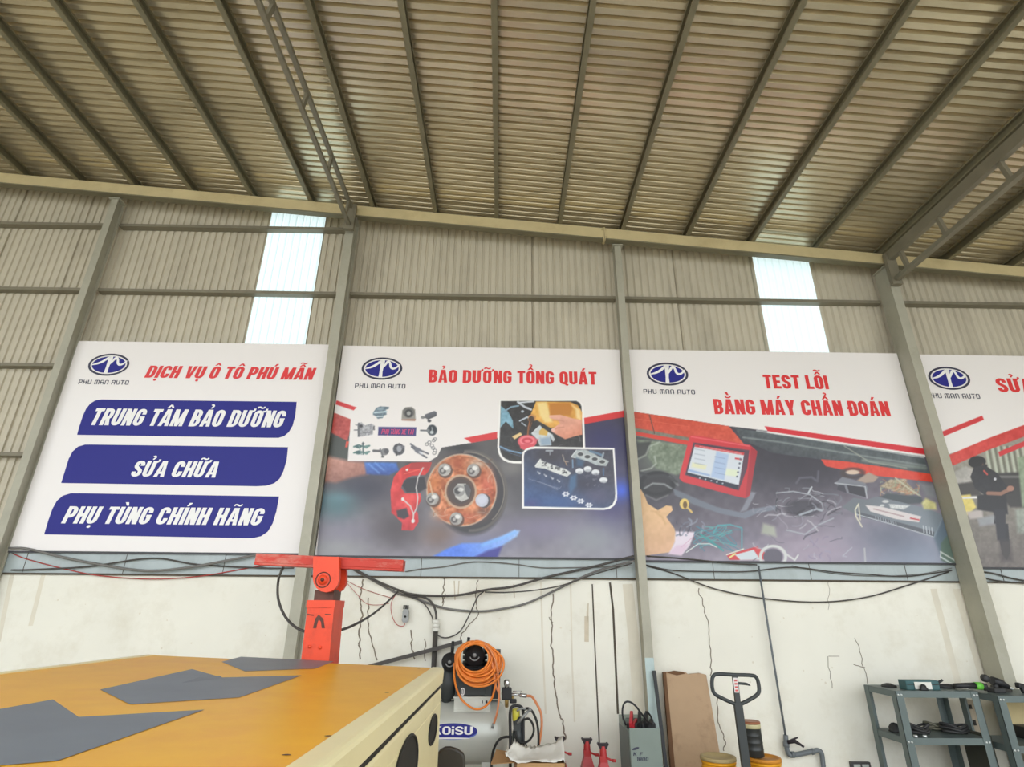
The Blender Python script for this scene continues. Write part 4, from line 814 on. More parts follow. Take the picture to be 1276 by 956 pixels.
# ------------------------------------------------------------------ cables along the wall
M_cab = mat('grey_black_cable', (74,70,66), .55, 0, .08, 6); M_gcab = mat('grey_cable', (116,114,110), .55, 0, .06, 6); M_rcab = mat('red_wire', (176,62,56), .5)
def cable(pts, Y, r, m, label, group=None, name='electrical_cable', k=6):
    P = smooth_path([at(x, y, yy if yy else Y) for x, y, yy in [(q+(None,))[:3] for q in pts]], k)
    mb = MB(); mb.tube(P, r, 8); return tag(mb.build(name, m), label, 'cable', group)
G = 'cables strung along the foot of the banners'
cable([(439,708,6.80),(467,723),(495,735),(510,740),(533,742.5),(570,742),(608,735),(640,731),(683,719),(743,705.5),(790,693,6.7)], 6.845, .013, M_cab, 'thick dark cable sagging from the orange crossbar up to the narrow column', G)
cable([(430,704,6.82),(462,722),(492,738),(514,744.5),(540,754),(563,759.6),(599,762),(627,758.6),(660,750.5),(712,726),(743,712),(790,699,6.7)], 6.89, .012, M_gcab, 'grey cable sagging lowest on the wall above the orange hose', G)
cable([(604,738),(627,738.5),(660,736.5),(690,732),(712,726),(740,716),(788,702,6.72)], 6.81, .007, M_cab, 'thin dark cable joining the sagging bundle left of the narrow column', G)
cable([(503,740),(514,743.5),(527,744),(538,751),(543,763),(543.5,774)], 6.86, .012, M_cab, 'short black cable arching down into the white junction clamp', G)
cable([(519,746),(530,754),(538,768),(540,776)], 6.88, .007, M_cab, 'thin black lead beside the arching cable at the white junction clamp', G)
cable([(540,787),(549.7,794),(561,794),(574,786),(585.5,765),(595,744.5),(603,737)], 6.87, .007, M_cab, 'thin cable looping from the white junction clamp up to the sagging cable', G)
cable([(353,706,4.7),(347,723),(346.5,745),(354,766),(366,780),(380,787,5.2),(400,790),(422,786),(443,778),(467,763.6,5.9),(486,747,6.55),(497,736,6.8)], 5.2, .011, M_cab, 'black cable looping down behind the orange boom from its crossbar', G)
cable([(11,683),(34,684),(78,694.6),(124,703.6),(181,711.4),(233,707.5),(284,698.4),(322,691)], 6.845, .014, M_gcab, 'thick grey cable sagging under the blue-panelled banner', G)
cable([(14,710.5),(39,710),(111,706),(189,695.6),(246,703.6),(330,708),(366,708,6.8)], 6.872, .009, M_cab, 'dark cable peaking at a tie under the blue-panelled banner', G)
cable([(16,690),(34,697),(78,708.5),(124,717.5),(189,721.7),(251,718),(321,706),(362,702,6.84)], 6.891, .006, M_rcab, 'thin red wire sagging below the blue-panelled banner', G)
cable([(505,712.6),(525,709),(551.6,706.5),(591,700.3),(640,703),(675,707.5),(709,707.5),(760,706.5),(788,705,6.72)], 6.885, .006, M_gcab, 'thin grey wire along the flashing under the brake disc banner', G)
cable([(806,705),(840,715),(891,734),(953,746),(1021,750.5),(1079,744.5),(1130,730),(1182,713)], 6.889, .0075, M_cab, 'thin dark cable hanging in one long sag under the tablet banner', G)
cable([(804,704),(840,711),(900,712.5),(936,712),(987,707),(1040,713),(1079,715.6),(1130,718.5),(1186,711)], 6.866, .007, M_cab, 'dark cable along the flashing under the tablet banner', G)
cable([(806,693),(850,696),(915,702.5),(943,704)], 6.855, .008, M_cab, 'short dark cable across the bottom left edge of the tablet banner', G)
cable([(987,705),(1020,712),(1060,717),(1105,718),(1150,715),(1186,708)], 6.893, .004, M_gcab, 'thin grey wire crossing the flashing at the lower right of the tablet banner', G)
cable([(1221,712),(1240,715),(1262,721),(1285,725)], 6.88, .008, M_cab, 'upper dark cable to the right of the deep column', G)
cable([(1221,719),(1245,724),(1285,728)], 6.88, .008, M_cab, 'lower dark cable to the right of the deep column', G)
cable([(429,723),(445,741),(456,752),(470,754),(485,752)], 6.89, .003, M_rcab, 'fine reddish wire looping on the wall right of the orange boom', G)
cable([(427,721),(450,733),(470,740),(490,746)], 6.9, .003, M_rcab, 'fine straight reddish wire on the wall right of the orange boom', G)
cable([(497,736),(488,750),(488,765),(494,778),(503,780),(506,772)], 6.89, .004, M_rcab, 'fine wire looped around the hanging plug adapter', G)
# hanging plug adapter and junction clamp on a conduit
M_white = mat('white_plastic', (226,224,214), .4, 0, .03, 5); M_grey = mat('grey_metal', (150,152,150), .4, .4, .06, 8); M_lgrey = mat('light_grey_metal', (196,200,194), .4, .2, .04, 6)
c = at(505.5,766,6.87); r = thing('plug_adapter', 'small grey plug adapter hanging from the cable bundle on the wall', 'plug', c)
mb = MB(); P = rounded(c.x-.035, c.z-.085, c.x+.035, c.z+.06, .03); mb.prism([(u,6.85,v) for u, v in P], (0,.045,0)); mb.build('plug_body', M_grey, r)
mb = MB()
for i in range(3): mb.box((c.x-.03+.022*i,6.846,c.z+.058),(c.x-.014+.022*i,6.87,c.z+.1))
mb.build('plug_contacts', M_black, r); mb = MB(); mb.cyl((c.x,6.852,c.z-.02),(c.x,6.842,c.z-.02),.012,10); mb.build('plug_button', M_black, r)
c = at(543,781,6.87); r = thing('electrical_conduit', 'black vertical conduit under a white junction clamp beside the compressor', 'conduit', (c.x,6.88,0))
mb = MB(); mb.tube([(c.x,6.88,0),(c.x,6.88,c.z)], .028, 12); mb.build('conduit_tube', M_cab, r)
mb = MB()
for i in range(3): mb.lathe([(0,0),(.04,0),(.045,.01),(.045,.03),(.036,.04),(0,.04)], (c.x,6.87,c.z-.05+.042*i), (0,0,1), 14)
mb.build('junction_clamp', M_white, r)
a, b = at(466,829,6.82), at(576,800,6.82); mb = MB(); mb.bar(a+(a-b)*.6, b, .03, .04); tag(mb.build('diagonal_brace', M_cab), 'dark diagonal brace rail on the wall left of the orange hose coil', 'brace')
r = thing('wall_socket', 'dark framed socket box low on the wall left of the shelving', 'socket', at(1072,953,6.9)); a, b = at(1058,949,6.91), at(1087,972,6.91)
mb = MB(); mb.box((a.x,6.88,b.z),(b.x,6.92,a.z)); mb.build('socket_box', mat('dark_grey_plastic', (70,66,66), .5), r, bevel=.006)
mb = MB(); mb.box((a.x+.025,6.876,(a.z+b.z)/2+.01),((a.x+b.x)/2-.01,6.882,a.z-.02)); mb.box(((a.x+b.x)/2+.01,6.876,(a.z+b.z)/2+.01),(b.x-.025,6.882,a.z-.02)); mb.build('socket_inset', M_lgrey, r)
# ------------------------------------------------------------------ air compressor
M_tank = mat('silver_grey_tank_paint', (196,198,190), .35, .2, .03, 3); M_motor = mat('charcoal_motor_casing', (62,66,66), .45, .2, .06, 8); M_plast = mat('matt_black_plastic', (34,34,36), .5)
M_chrome = mat('chrome_fitting', (206,206,204), .22, .8, .03, 8); M_tray = mat('pale_grey_tray_paint', (206,208,198), .45); M_brass = mat('brass_fitting', (190,160,96), .35, .7)
TC = Vector((-.55,6.52,.53)); TR = .275
ac = thing('air_compressor', 'grey air compressor with lettered tank and black motor against the wall', 'compressor', (TC.x,TC.y,0))
prof = [(0,-.66)]+[(TR*math.sin(a), -.54-.12*math.cos(a)) for a in (k*math.pi/16 for k in range(1, 9))]+[(TR,.52)]+[(TR*math.cos(a), .52+.12*math.sin(a)) for a in (k*math.pi/16 for k in range(1, 8))]+[(0,.64)]
mb = MB(); mb.lathe(prof, TC, (1,0,0), 48); tk = mb.build('tank', M_tank, ac)
def front(x, z, off=.003): return TC.y-math.sqrt(max(1e-6, TR**2-(z-TC.z)**2))-off
a, b = at(541,901,6.28), at(595,919.5,6.28); cx, cz = (a.x+b.x)/2-.02, (a.z+b.z)/2; hx, hz = (b.x-a.x)/2+.02, (a.z-b.z)/2
def oval(cx, cz, hx, hz, off, mi, mb):
    xs = np.linspace(-1, 1, 33); vs = []
    for q in xs:
        h = hz*math.sqrt(max(0, 1-q*q)); vs += [(cx+hx*q, front(0, cz+h*t, off), cz+h*t) for t in (-1,-.5,0,.5,1)]
    mb.add(vs, [(i*5+j,(i+1)*5+j,(i+1)*5+j+1,i*5+j+1) for i in range(32) for j in range(4)], mi)
mb = MB(); oval(cx-.01, cz-.012, hx+.01, hz, .0015, 1, mb); oval(cx, cz, hx, hz, .003, 0, mb); oval(cx-.02,cz-hz*.98,hx*.8,hz*.12,.004,2,mb)
mb.build('name_plate', [M_navy, mat('blue_print', (90,110,190), .4), M_wprint], tk)
l0, l1 = at(540,914.6,6.28), at(589,914.6,6.28); lettering('plate_lettering', 'KOiSU', l0.x, l1.x, l0.z, at(540,904.6,6.28).z, 0, M_wprint, tk, WIDE, 0, .09, wrap=lambda x, z: front(x, z, .006))
mb = MB()
for x in (-1.0,-.12): mb.box((x-.05,6.36,.12),(x+.05,6.68,.3)); mb.box((x-.06,6.34,.1),(x+.06,6.70,.13))
mb.build('tank_feet', M_tank, ac)
for x in (-1.0,-.12):
    mb = MB(); mb.lathe([(0,-.03),(.08,-.03),(.1,-.02),(.1,.02),(.08,.03),(0,.03)], (x,6.40,.1), (1,0,0), 20); mb.build('wheel', M_plast, ac)
a, b = at(566,870,6.32), at(611,886,6.32)
mb = MB(); mb.box((a.x,6.32,b.z),(b.x,6.66,a.z+.005)); mb.box((a.x-.006,6.312,a.z-.004),(b.x+.006,6.67,a.z+.012)); mb.box((a.x,6.315,b.z-.012),(b.x,6.33,b.z+.01)); mb.box((b.x-.085,6.317,a.z-.045),(b.x-.075,6.321,a.z-.02),1); mb.box((b.x-.05,6.317,a.z-.045),(b.x-.03,6.321,a.z-.02),1); mb.build('motor_tray', [M_tray, M_plast], ac, bevel=.004)
mb = MB(); m0, m1 = at(568,836,6.38), at(612,869,6.38); mb.box((m0.x,6.38,m1.z),(m1.x,6.68,m0.z)); mb.box((m0.x+.02,6.372,m1.z+.015),(m1.x-.06,6.385,m0.z-.02)); mo = mb.build('motor_housing', M_motor, ac, bevel=.012)
q = at(576.5,862,6.37); mb = MB(); P0 = rounded(q.x-.018, q.z-.035, q.x+.018, q.z+.035, .018, 6); P1 = rounded(q.x-.009, q.z-.024, q.x+.009, q.z+.024, .009, 6); n = len(P0)
mb.add([(u,6.3705,v) for u, v in P0]+[(u,6.3705,v) for u, v in P1], [(i,(i+1) % n,n+(i+1) % n,n+i) for i in range(n)]); mb.add([(q.x-.003,6.3704,q.z-.02),(q.x+.003,6.3704,q.z-.02),(q.x+.003,6.3704,q.z+.02),(q.x-.003,6.3704,q.z+.02)], [(0,1,2,3)]); mb.build('switch_mark', M_wprint, mo)
mb = MB(); p0 = at(612,836,6.45); p1 = at(623,868,6.45)
mb.box((p0.x-.03,6.42,p1.z-.02),(p1.x,6.66,p0.z+.19)); mb.lathe([(0,0),(.13,0),(.13,.03),(.11,.03),(.11,.05),(.13,.05),(.13,.08),(.11,.08),(.11,.1),(.13,.1),(.13,.13),(.11,.13),(.11,.15),(.13,.15),(.13,.2),(0,.2)], (-.27,6.56,1.08), (0,0,1), 20)
mb.box((-.42,6.46,1.06),(-.1,6.68,1.12)); mb.build('pump_block', M_plast, ac)
for (px, py), Yf, rr, lb in (((591.5,816.5),6.27,.098,0), ((560.5,825),6.36,.085,1)):
    c = at(px, py, Yf); mb = MB(); mb.lathe([(0,-.02),(rr*.3,-.025),(rr*.36,-.012),(rr*.62,-.01),(rr*.66,0),(rr,.0),(rr,.05),(rr*.9,.06),(rr*.9,.16),(0,.16)], c, (0,1,0), 28); mb.tube([c+Vector((-.06,.1,.03)),c+Vector((-.075,.1,.11)),c+Vector((-.07,.1,.16))] if not lb else [c+Vector((.015,.05,.06)),c+Vector((.02,.05,.19))], .016, 8)
    f = mb.build('intake_filter', M_plast, ac)
    mb = MB(); mb.tube([c+Vector((rr*.5*math.cos(t),-.013,rr*.5*math.sin(t))) for t in np.linspace(math.pi*1.1, math.pi*1.9, 9)], .006, 6); mb.lathe([(0,-.032),(rr*.2,-.03),(rr*.2,-.02)], c, (0,1,0), 12); mb.build('filter_highlight_clip', M_grey, f)
c = at(560,848,6.5); mb = MB(); mb.lathe([(0,-.16),(.085,-.16),(.085,0),(.07,.05),(.07,.12),(0,.12)], c, (0,0,1), 16); mb.cyl((c.x-.02,6.48,.78),(c.x-.02,6.48,1.0),.05,12); mb.tube([c+Vector((.06,0,-.1)),c+Vector((.08,-.03,-.2)),c+Vector((.03,-.02,-.28)),c+Vector((-.03,0,-.3))], .01, 6); mb.build('second_cylinder', M_motor, ac)
c = at(631.5,864,6.4); mb = MB(); mb.box((c.x-.05,6.37,c.z-.06),(c.x+.05,6.45,c.z+.05)); mb.box((c.x+.03,6.39,c.z-.09),(c.x+.1,6.43,c.z-.05)); sw = mb.build('pressure_switch', M_plast, ac, bevel=.01)
mb = MB(); mb.lathe([(0,0),(.022,0),(.03,.03),(.03,.06),(.02,.075),(0,.075)], (c.x,6.39,c.z+.05), (0,0,1), 14); mb.tube([(c.x+.05,6.38,c.z-.01),(c.x+.13,6.38,c.z-.012)], [.016,.012], 10); mb.tube([(c.x+.13,6.38,c.z-.012),(c.x+.2,6.38,c.z-.02)], .02, 10); mb.tube([(c.x+.06,6.38,c.z+.02),(c.x+.15,6.38,c.z+.022)], .004, 6); mb.build('gauge_fitting', M_chrome, sw)
mb = MB(); e = Vector((c.x+.2,6.38,c.z-.02)); mb.cyl((c.x,6.45,.76),(c.x,6.41,c.z-.05),.02,10); mb.cyl((c.x+.06,6.5,.78),(c.x+.06,6.5,.86),.014,8); mb.build('outlet_pipe', M_brass, ac)
# orange air hoses
M_hose = mat('orange_air_hose', (236,134,48), .38, 0, .06, 8); M_hosef = mat('faded_orange_hose', (222,140,92), .4, 0, .06, 8)
def Hp(px, py, Y): return at(px, py, Y)
mb = MB(); rd = random.Random(4); pts = []
for k in range(13):                      # the coil: loops hanging over the intake filter, each a little different
    d = 6.16+.012*(k % 6)+rd.uniform(-.004,.004); f = k/12
    rx, rz = 20+8*f+rd.uniform(-2,1.5), 19+9*f+rd.uniform(-2.5,2); cxp, cyp = 592+rd.uniform(-1.5,2.5)+f*2.5, 820+f*8-abs(math.sin(k*2.1))*3+rd.uniform(-1,1.5)
    if f > .75: rx *= .98
    for j in range(20):
        t = -math.pi/2+2*math.pi*j/20; x = cxp+rx*math.cos(t)+(3.5*max(0, math.cos(t)) if k > 7 else 0); y = cyp+rz*math.sin(t)*(1 if math.sin(t) > 0 else .92)
        y = max(y, 799+.05*(x-592)**2*.35+rd.uniform(0,.8)); pts.append(Hp(x, y, d))
mb.tube(smooth_path(pts, 2), .0105, 7)
hs = thing('air_hose', 'bright orange air hose coiled over the compressor motor', 'hose', Hp(592,826,6.2))
mb.build('coil', M_hose, hs)
mb = MB(); mb.tube(smooth_path([Hp(x,y,d) for x,y,d in ((566.5,826,6.2),(566,840,6.2),(568,855,6.22),(574,870,6.24),(584,880,6.24),(594,884,6.24),(604,881,6.24),(612,872,6.22),(616,860,6.2),(619,845,6.2),(620,830,6.2),(616,815,6.2),(608,803,6.18))], 6), .0105, 7); mb.build('hanging_loop', M_hose, hs)
for i, P in enumerate([[(604,802,6.15),(612,812,6.15),(618,826,6.15),(621,845,6.17),(622,865,6.19),(620,885,6.19),(616.5,899,6.2),(614.5,903,6.2)], [(600,800,6.17),(610,815,6.17),(615,835,6.18),(618,855,6.2),(621,862,6.2),(622.5,872,6.2)]]):
    mb = MB(); mb.tube(smooth_path([Hp(*q) for q in P], 6), .0105, 7); o = mb.build('hose_tail', M_hosef, hs)
    if i == 0: mb = MB(); mb.tube([Hp(614.8,901.5,6.2),Hp(613.5,908,6.2)], .012, 8); mb.build('hose_end_fitting', M_grey, o)
mb = MB(); P = [e+Vector((.003,0,0)), e+Vector((.05,-.02,-.005)), Hp(668,876,6.3), Hp(674,889,6.28), Hp(675,905,6.25), Hp(673,920,6.2), Hp(670,935,6.15), Hp(667,960,6.1), Hp(660,985,6.1), Hp(640,1000,6.1)]; mb.tube(smooth_path(P, 6), .0125, 8); tag(mb.build('air_hose', M_hosef), 'faded orange hose curving from the chrome gauge fitting to the cardboard box', 'hose')
# hand pump frame with hoses standing by the tank
gp = thing('grease_pump', 'black looped frame with yellow canister and hoses between tank and box', 'pump', at(648,960,5.98))
gp['_o'] = tuple(gp.location)
def F(px, py, Y=5.98): return at(px, py, Y)
mb = MB(); base = .02
L = [Vector((F(636,925).x,5.98,base)), F(636,925), F(635.5,895), F(637,882.5), F(642,879.5), F(648,880.5), F(651.5,885), F(652,900), F(652,922), Vector((F(652,922).x,5.98,base))]; mb.tube(smooth_path(L, 5), .014, 8); mb.build('frame_loop', M_plast, gp)
mb = MB(); c0 = F(643,889,6.0); mb.lathe([(0,0),(.03,0),(.036,.01),(.036,.085),(.028,.1),(0,.1)], (c0.x,6.0,F(643,899).z), (0,0,1), 16); mb.build('yellow_canister', mat('yellow_canister_paint', (206,196,66), .4), gp, label='yellow canister')
mb = MB(); mb.lathe([(0,0),(.05,0),(.05,.1),(.04,.14),(.045,.2),(.03,.24),(0,.24)], (F(645,925).x,6.0,F(645,925).z-.04), (0,0,1), 16); mb.box((F(640,905).x,5.95,F(640,910).z),(F(648,905).x,6.03,F(648,903).z)); mb.cyl((F(645,925).x,6.0,.0),(F(645,925).x,6.0,F(645,925).z),.03,12); mb.build('pump_cylinder', M_motor, gp)
mb = MB(); mb.tube([F(645,902,5.93),F(652,893,5.93),F(659,885.5,5.93)], [.011,.013,.011], 8); mb.tube([F(659,885.5,5.93),F(662,884,5.93)], .016, 8); mb.tube(smooth_path([F(644,886,5.95),F(650,883,5.95),F(655,884,5.95)], 4), .009, 7); mb.build('chrome_lever', M_grey, gp, label='bare metal lever')
for P, rr in (([(652,885,5.96),(658,883,5.96),(664,888,5.96),(669,900,5.96),(671,915,5.96),(671,930,5.95),(670,960,5.95)],.011), ([(653,897,5.94),(659,896,5.94),(664,903,5.94),(665,912,5.94),(661,921,5.94),(654,925.5,5.94),(647,924,5.94),(643,915,5.95),(643,906,5.97)],.010), ([(638,919,6.0),(630,918.5,6.0),(622,922,6.0),(616,932,6.0),(613,945,6.0),(612,970,6.0)],.011), ([(655,926,5.94),(656,931,5.94),(655,934,5.94)],.007)):
    mb = MB(); mb.tube(smooth_path([F(*q) for q in P], 6), rr, 8); mb.build('rubber_hose', M_black, gp)
# chair back beside the truck
M_olive = mat('dark_olive_vinyl', (56,50,38), .5, 0, .08, 6)
Yc = 4.75; c = at(559,931,Yc); ch = thing('low_chair', 'low chair with rounded dark olive backrest between truck and compressor', 'chair', (c.x,Yc-.2,0))
P = [at(536,962,Yc),at(580,962,Yc),at(579.5,945,Yc),at(577,939,Yc),at(570,934,Yc),at(561,931.2,Yc),at(554,931.5,Yc),at(548,935,Yc),at(543,942,Yc)]
lp = [Vector((q.x,Yc,q.z)) for q in P]; lp[0].z = lp[1].z = .45; mb = MB(); mb.prism(lp, (0,.05,0)); mb.build('backrest', M_olive, ch, bevel=.015)
x0, x1 = lp[0].x-.02, lp[1].x+.02; mb = MB(); mb.box((x0,Yc-.36,.38),(x1,Yc+.03,.43)); mb.build('seat', M_olive, ch, bevel=.02)
for sx in (x0+.03, x1-.03):
    for sy in (Yc-.32, Yc): mb = MB(); mb.tube([(sx,sy,0),(sx,sy,.39)], .014, 8); mb.build('leg', M_plast, ch)
    mb = MB(); mb.tube([(sx,Yc+.02,.37),(sx,Yc+.03,.56)], .012, 8); mb.build('back_post', M_plast, ch)
# cardboard box with a white sack
M_card = mat('brown_cardboard', (186,146,100), .8, 0, .05, 5); M_card2 = mat('dark_cardboard_edge', (112,80,54), .85, 0, .1, 8); M_sack = mat('white_plastic_sack', (240,237,228), .5, 0, .03, 6)
f0, f1 = at(642,951,5.5), at(705,951,5.5); zt = f0.z; bx = thing('cardboard_box', 'open brown cardboard box under the white sack at the bottom edge', 'box', ((f0.x+f1.x)/2,5.8,0))
mb = MB(); X0, X1, Ya, Yb_ = f0.x, f1.x, 5.5, 5.85
t = .008; mb.box((X0,Ya,0),(X1,Ya+t,zt)); mb.box((X0,Yb_-t,0),(X1,Yb_,zt)); mb.box((X0,Ya,0),(X0+t,Yb_,zt)); mb.box((X1-t,Ya,0),(X1,Yb_,zt)); mb.box((X0,Ya,0),(X1,Yb_,t)); mb.build('carton', M_card, bx)
fl = [(X0-.005,Ya,zt),(X0-.005,Yb_,zt),(at(619,934,Yb_).x,Yb_-.02,at(619,934,Yb_).z),(at(612,955,5.53).x,Ya+.03,at(612,953,5.53).z)]
mb = MB(); mb.prism([Vector(q) for q in fl], (-.004,0,.005)); mb.build('flap', M_card, bx, label='left flap folded outwards'); mb = MB(); mb.box((X0-.006,Ya-.002,zt-.2),(X0+.014,Ya+.002,zt)); mb.build('corner_edge', M_card2, bx)
mb = MB(); n, m = 26, 9; vs = []; rd = random.Random(2)
fr = smooth_path([(629,940,5.5),(633,944,5.48),(642,950,5.48),(665,950.5,5.48),(690,949,5.48),(702,947.5,5.48)], 5)
bk = smooth_path([(641,922,5.72),(647,927,5.76),(658,930.5,5.8),(672,930,5.82),(688,926,5.82),(701,919,5.82)], 5)
for j in range(m):
    s = j/(m-1)
    for i in range(n):
        a = fr[min(i, len(fr)-1)]; b = bk[min(i, len(bk)-1)]; p0, p1 = at(*a), at(*b); q = p0.lerp(p1, s)
        q.z += -.02*math.sin(s*math.pi)*(1-.6*abs(i/n-.5))+rd.uniform(-.011,.011); vs.append(q)
mb.add(vs, [(j*n+i, j*n+i+1, (j+1)*n+i+1, (j+1)*n+i) for j in range(m-1) for i in range(n-1)], 0, True)
k0 = len(mb.v)                            # right side falls steeply to the box edge
rs = [vs[j*n+n-1] for j in range(m)]; mb.add(rs+[Vector((q.x+.01, q.y, zt+.006)) for q in rs], [(i,i+1,m+i+1,m+i) for i in range(m-1)], 0, True)
bkr = [vs[(m-1)*n+i] for i in range(n)]; mb.add(bkr+[Vector((q.x,q.y,zt+.006)) for q in bkr], [(i,i+1,n+i+1,n+i) for i in range(n-1)], 0, True)
sk = mb.build('plastic_sack', M_sack); tag(sk, 'crumpled white plastic sack spread over the open cardboard box', 'sack'); md = sk.modifiers.new('thick', 'SOLIDIFY'); md.thickness = .006
# jack stands
M_jred = mat('red_jack_paint', (176,44,44), .45, 0, .08, 8); M_jblk = mat('black_cast_saddle', (44,36,40), .5, .3)
def jack_stand(px, py, Y, lb, lev=1):
    c = at(px, py, Y); top = c.z; r = thing('jack_stand', lb, 'jack stand', (c.x,Y,0), 'red jack stands along the wall')
    zb = top-.14; mb = MB(); w = .128; h = .03
    lo = [(c.x-w,Y-w),(c.x+w,Y-w),(c.x+w,Y+w),(c.x-w,Y+w)]; hi = [(c.x-h,Y-h),(c.x+h,Y-h),(c.x+h,Y+h),(c.x-h,Y+h)]
    for i in range(4):                    # four flaring angle legs with an arched gap between them
        j = (i+1) % 4; A, Bq, Cq, Dq = [Vector((*p, z)) for p, z in ((lo[i],0),(lo[j],0),(hi[j],zb),(hi[i],zb))]
        g0 = A.lerp(Bq,.28); g1 = A.lerp(Bq,.72); gm0 = (A.lerp(Dq,.55)).lerp(Bq.lerp(Cq,.55),.4); gm1 = (A.lerp(Dq,.55)).lerp(Bq.lerp(Cq,.55),.6)
        mb.add([A,g0,gm0,gm1,g1,Bq,Cq,Dq], [(0,1,2,7),(2,3,6,7),(3,4,5,6)])
    b = mb.build('base', M_jred, r); md = b.modifiers.new('thick', 'SOLIDIFY'); md.thickness = .006
    mb = MB(); mb.box((c.x-.035,Y-.035,zb-.03),(c.x+.035,Y+.035,zb+.03)); mb.lathe([(.036,0),(.03,.08),(.026,.1)], (c.x,Y,zb+.01), (0,0,1), 14); mb.build('collar', M_jred, r)
    mb = MB(); mb.cyl((c.x,Y,.12),(c.x,Y,top-.03),.02,12); mb.build('ratchet_post', M_jred, r)
    mb = MB(); mb.prism([(c.x-.045,Y-.022,top),(c.x-.055,Y-.022,top-.012),(c.x-.03,Y-.022,top-.055),(c.x+.03,Y-.022,top-.055),(c.x+.055,Y-.022,top-.012),(c.x+.045,Y-.022,top),(c.x+.03,Y-.022,top-.008),(c.x-.03,Y-.022,top-.008)], (0,.044,0)); mb.build('saddle', M_jblk, r)
    mb = MB(); mb.tube([(c.x+.02,Y-.03,zb+.02),(c.x+lev*.075,Y-.04,zb+.0)], .009, 8); mb.tube([(c.x+lev*.075,Y-.04,zb),(c.x+lev*.11,Y-.04,zb-.002)], .013, 8); mb.build('lever', M_jred, r)
jack_stand(697.5,917.5,6.42,'red jack stand with its black saddle peeping out behind the white sack')
jack_stand(731,919,6.5,'taller red jack stand in the middle of the row')
jack_stand(751,925,6.2,'red jack stand standing nearest to the grey battery charger')
# battery charger
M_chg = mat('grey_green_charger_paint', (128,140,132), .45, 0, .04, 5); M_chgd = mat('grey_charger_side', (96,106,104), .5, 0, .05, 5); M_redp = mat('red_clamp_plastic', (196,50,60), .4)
bc = thing('battery_charger', 'grey-green battery charger with red and black clamps on top', 'charger', (1.37,6.35,0))
X0, X1 = 1.222, 1.522
mb = MB(); mb.prism([(X0,6.1,.08),(X0,6.6,.08),(X0,6.6,.675),(X0,6.42,.665),(X0,6.34,.60),(X0,6.18,.60),(X0,6.1,.635)][::-1], (X1-X0,0,0)); mb.build('casing', M_chg, bc, bevel=.008)
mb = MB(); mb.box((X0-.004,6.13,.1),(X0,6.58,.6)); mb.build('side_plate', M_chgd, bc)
mb = MB()
for k in range(5): mb.box((X0+.04,6.4,.668+.0),(X1-.04,6.405,.672))
mb.box((X0+.02,6.098,.2),(X1-.02,6.1,.3)); mb.build('front_vent', M_chgd, bc)
l = at(789,942,6.1); l2 = at(801,937.5,6.1); lettering('model_lettering', 'K F', l.x, l2.x, l.z, l2.z, 6.0975, M_dk, bc, TINY, .1, .12); l = at(794,948.5,6.1); l2 = at(808,943.5,6.1); lettering('model_lettering', '1800', l.x, l2.x, l.z, l2.z, 6.0975, M_dk, bc, TINY, .1, .1)
mb = MB(); q = at(792,933,6.1); mb.add([(q.x+.034*math.cos(t),6.0975,q.z+.010*math.sin(t)+.008*math.cos(t)) for t in (k*math.pi/10 for k in range(20))], [tuple(range(20))]); mb.build('maker_mark', M_dk, bc)
for i, (m, xs) in enumerate(((M_redp,.04),(M_plast,.12),(M_plast,.19))):
    mb = MB(); mb.bar((X0+xs,6.2,.64),(X0+xs+.05,6.36,.72),.03,.05); mb.bar((X0+xs+.02,6.22,.625),(X0+xs+.09,6.34,.66),.028,.04); mb.build('clamp', m, bc, bevel=.005, label='red clamp' if not i else 'black clamp')
mb = MB(); mb.bar((X0+.02,6.3,.625),(X1-.01,6.24,.63),.08,.05); mb.build('cable_bundle', M_plast, bc, bevel=.01)
for P in ([(780,904,6.25),(776,893,6.25),(776,882,6.25),(779,875.5,6.25),(785,875,6.25),(792,880,6.25),(799,889,6.25),(805,897,6.2),(808,903,6.15)], [(802,893,6.2),(806,888,6.2),(811,893,6.15),(814,903,6.12),(808,900,6.15)]):
    mb = MB(); mb.tube(smooth_path([at(*q) for q in P], 6), .009, 8); mb.build('charging_lead', M_plast, bc)
mb = MB(); mb.box((X0+.02,6.12,0),(X0+.08,6.58,.085)); mb.box((X1-.08,6.12,0),(X1-.02,6.58,.085)); mb.build('feet', M_plast, bc)
# bar leaning by the narrow column
a = at(815,836,6.7); mb = MB(); mb.bar((a.x,a.y,a.z),(a.x-.005,6.45,.01),.032,.03,(0,1,0)); tag(mb.build('metal_bar', M_plast), 'black metal bar leaning against the narrow column', 'bar')
# cardboard sheet leaning on the wall
cs = thing('cardboard_sheet', 'tall brown cardboard sheet leaning on the wall by the pallet jack', 'cardboard', (1.95,6.6,0))
a0, a1 = at(830,838,6.82), at(880,841,6.82); b0, b1 = at(845,1010,6.55), at(903,1010,6.55)
M_kraft = mat('worn_kraft_cardboard', (184,155,124), .85, 0, .05, 4, dirt=(120,94,70), dscale=2.2, damt=.6)
P = [Vector((b0.x,6.52,0)), Vector((b1.x+.03,6.52,0)), a1, a1.lerp(a0,.15)+Vector((0,0,.012)), a1.lerp(a0,.45)+Vector((0,0,-.008)), a1.lerp(a0,.5)+Vector((0,0,.012)), a1.lerp(a0,.75)+Vector((0,0,.012)), a0]
mb = MB(); mb.prism(P, (0,.05,.0)); mb.build('sheet', M_kraft, cs)
mb = MB(); lp = [P[0]+Vector((-.045,.0,0)), P[0]+Vector((0,-.003,0)), P[-1]+Vector((0,-.003,0)), P[-1]+Vector((-.03,0,.0))]; mb.prism(lp, (0,.05,0)); mb.build('folded_edge', M_card2, cs)
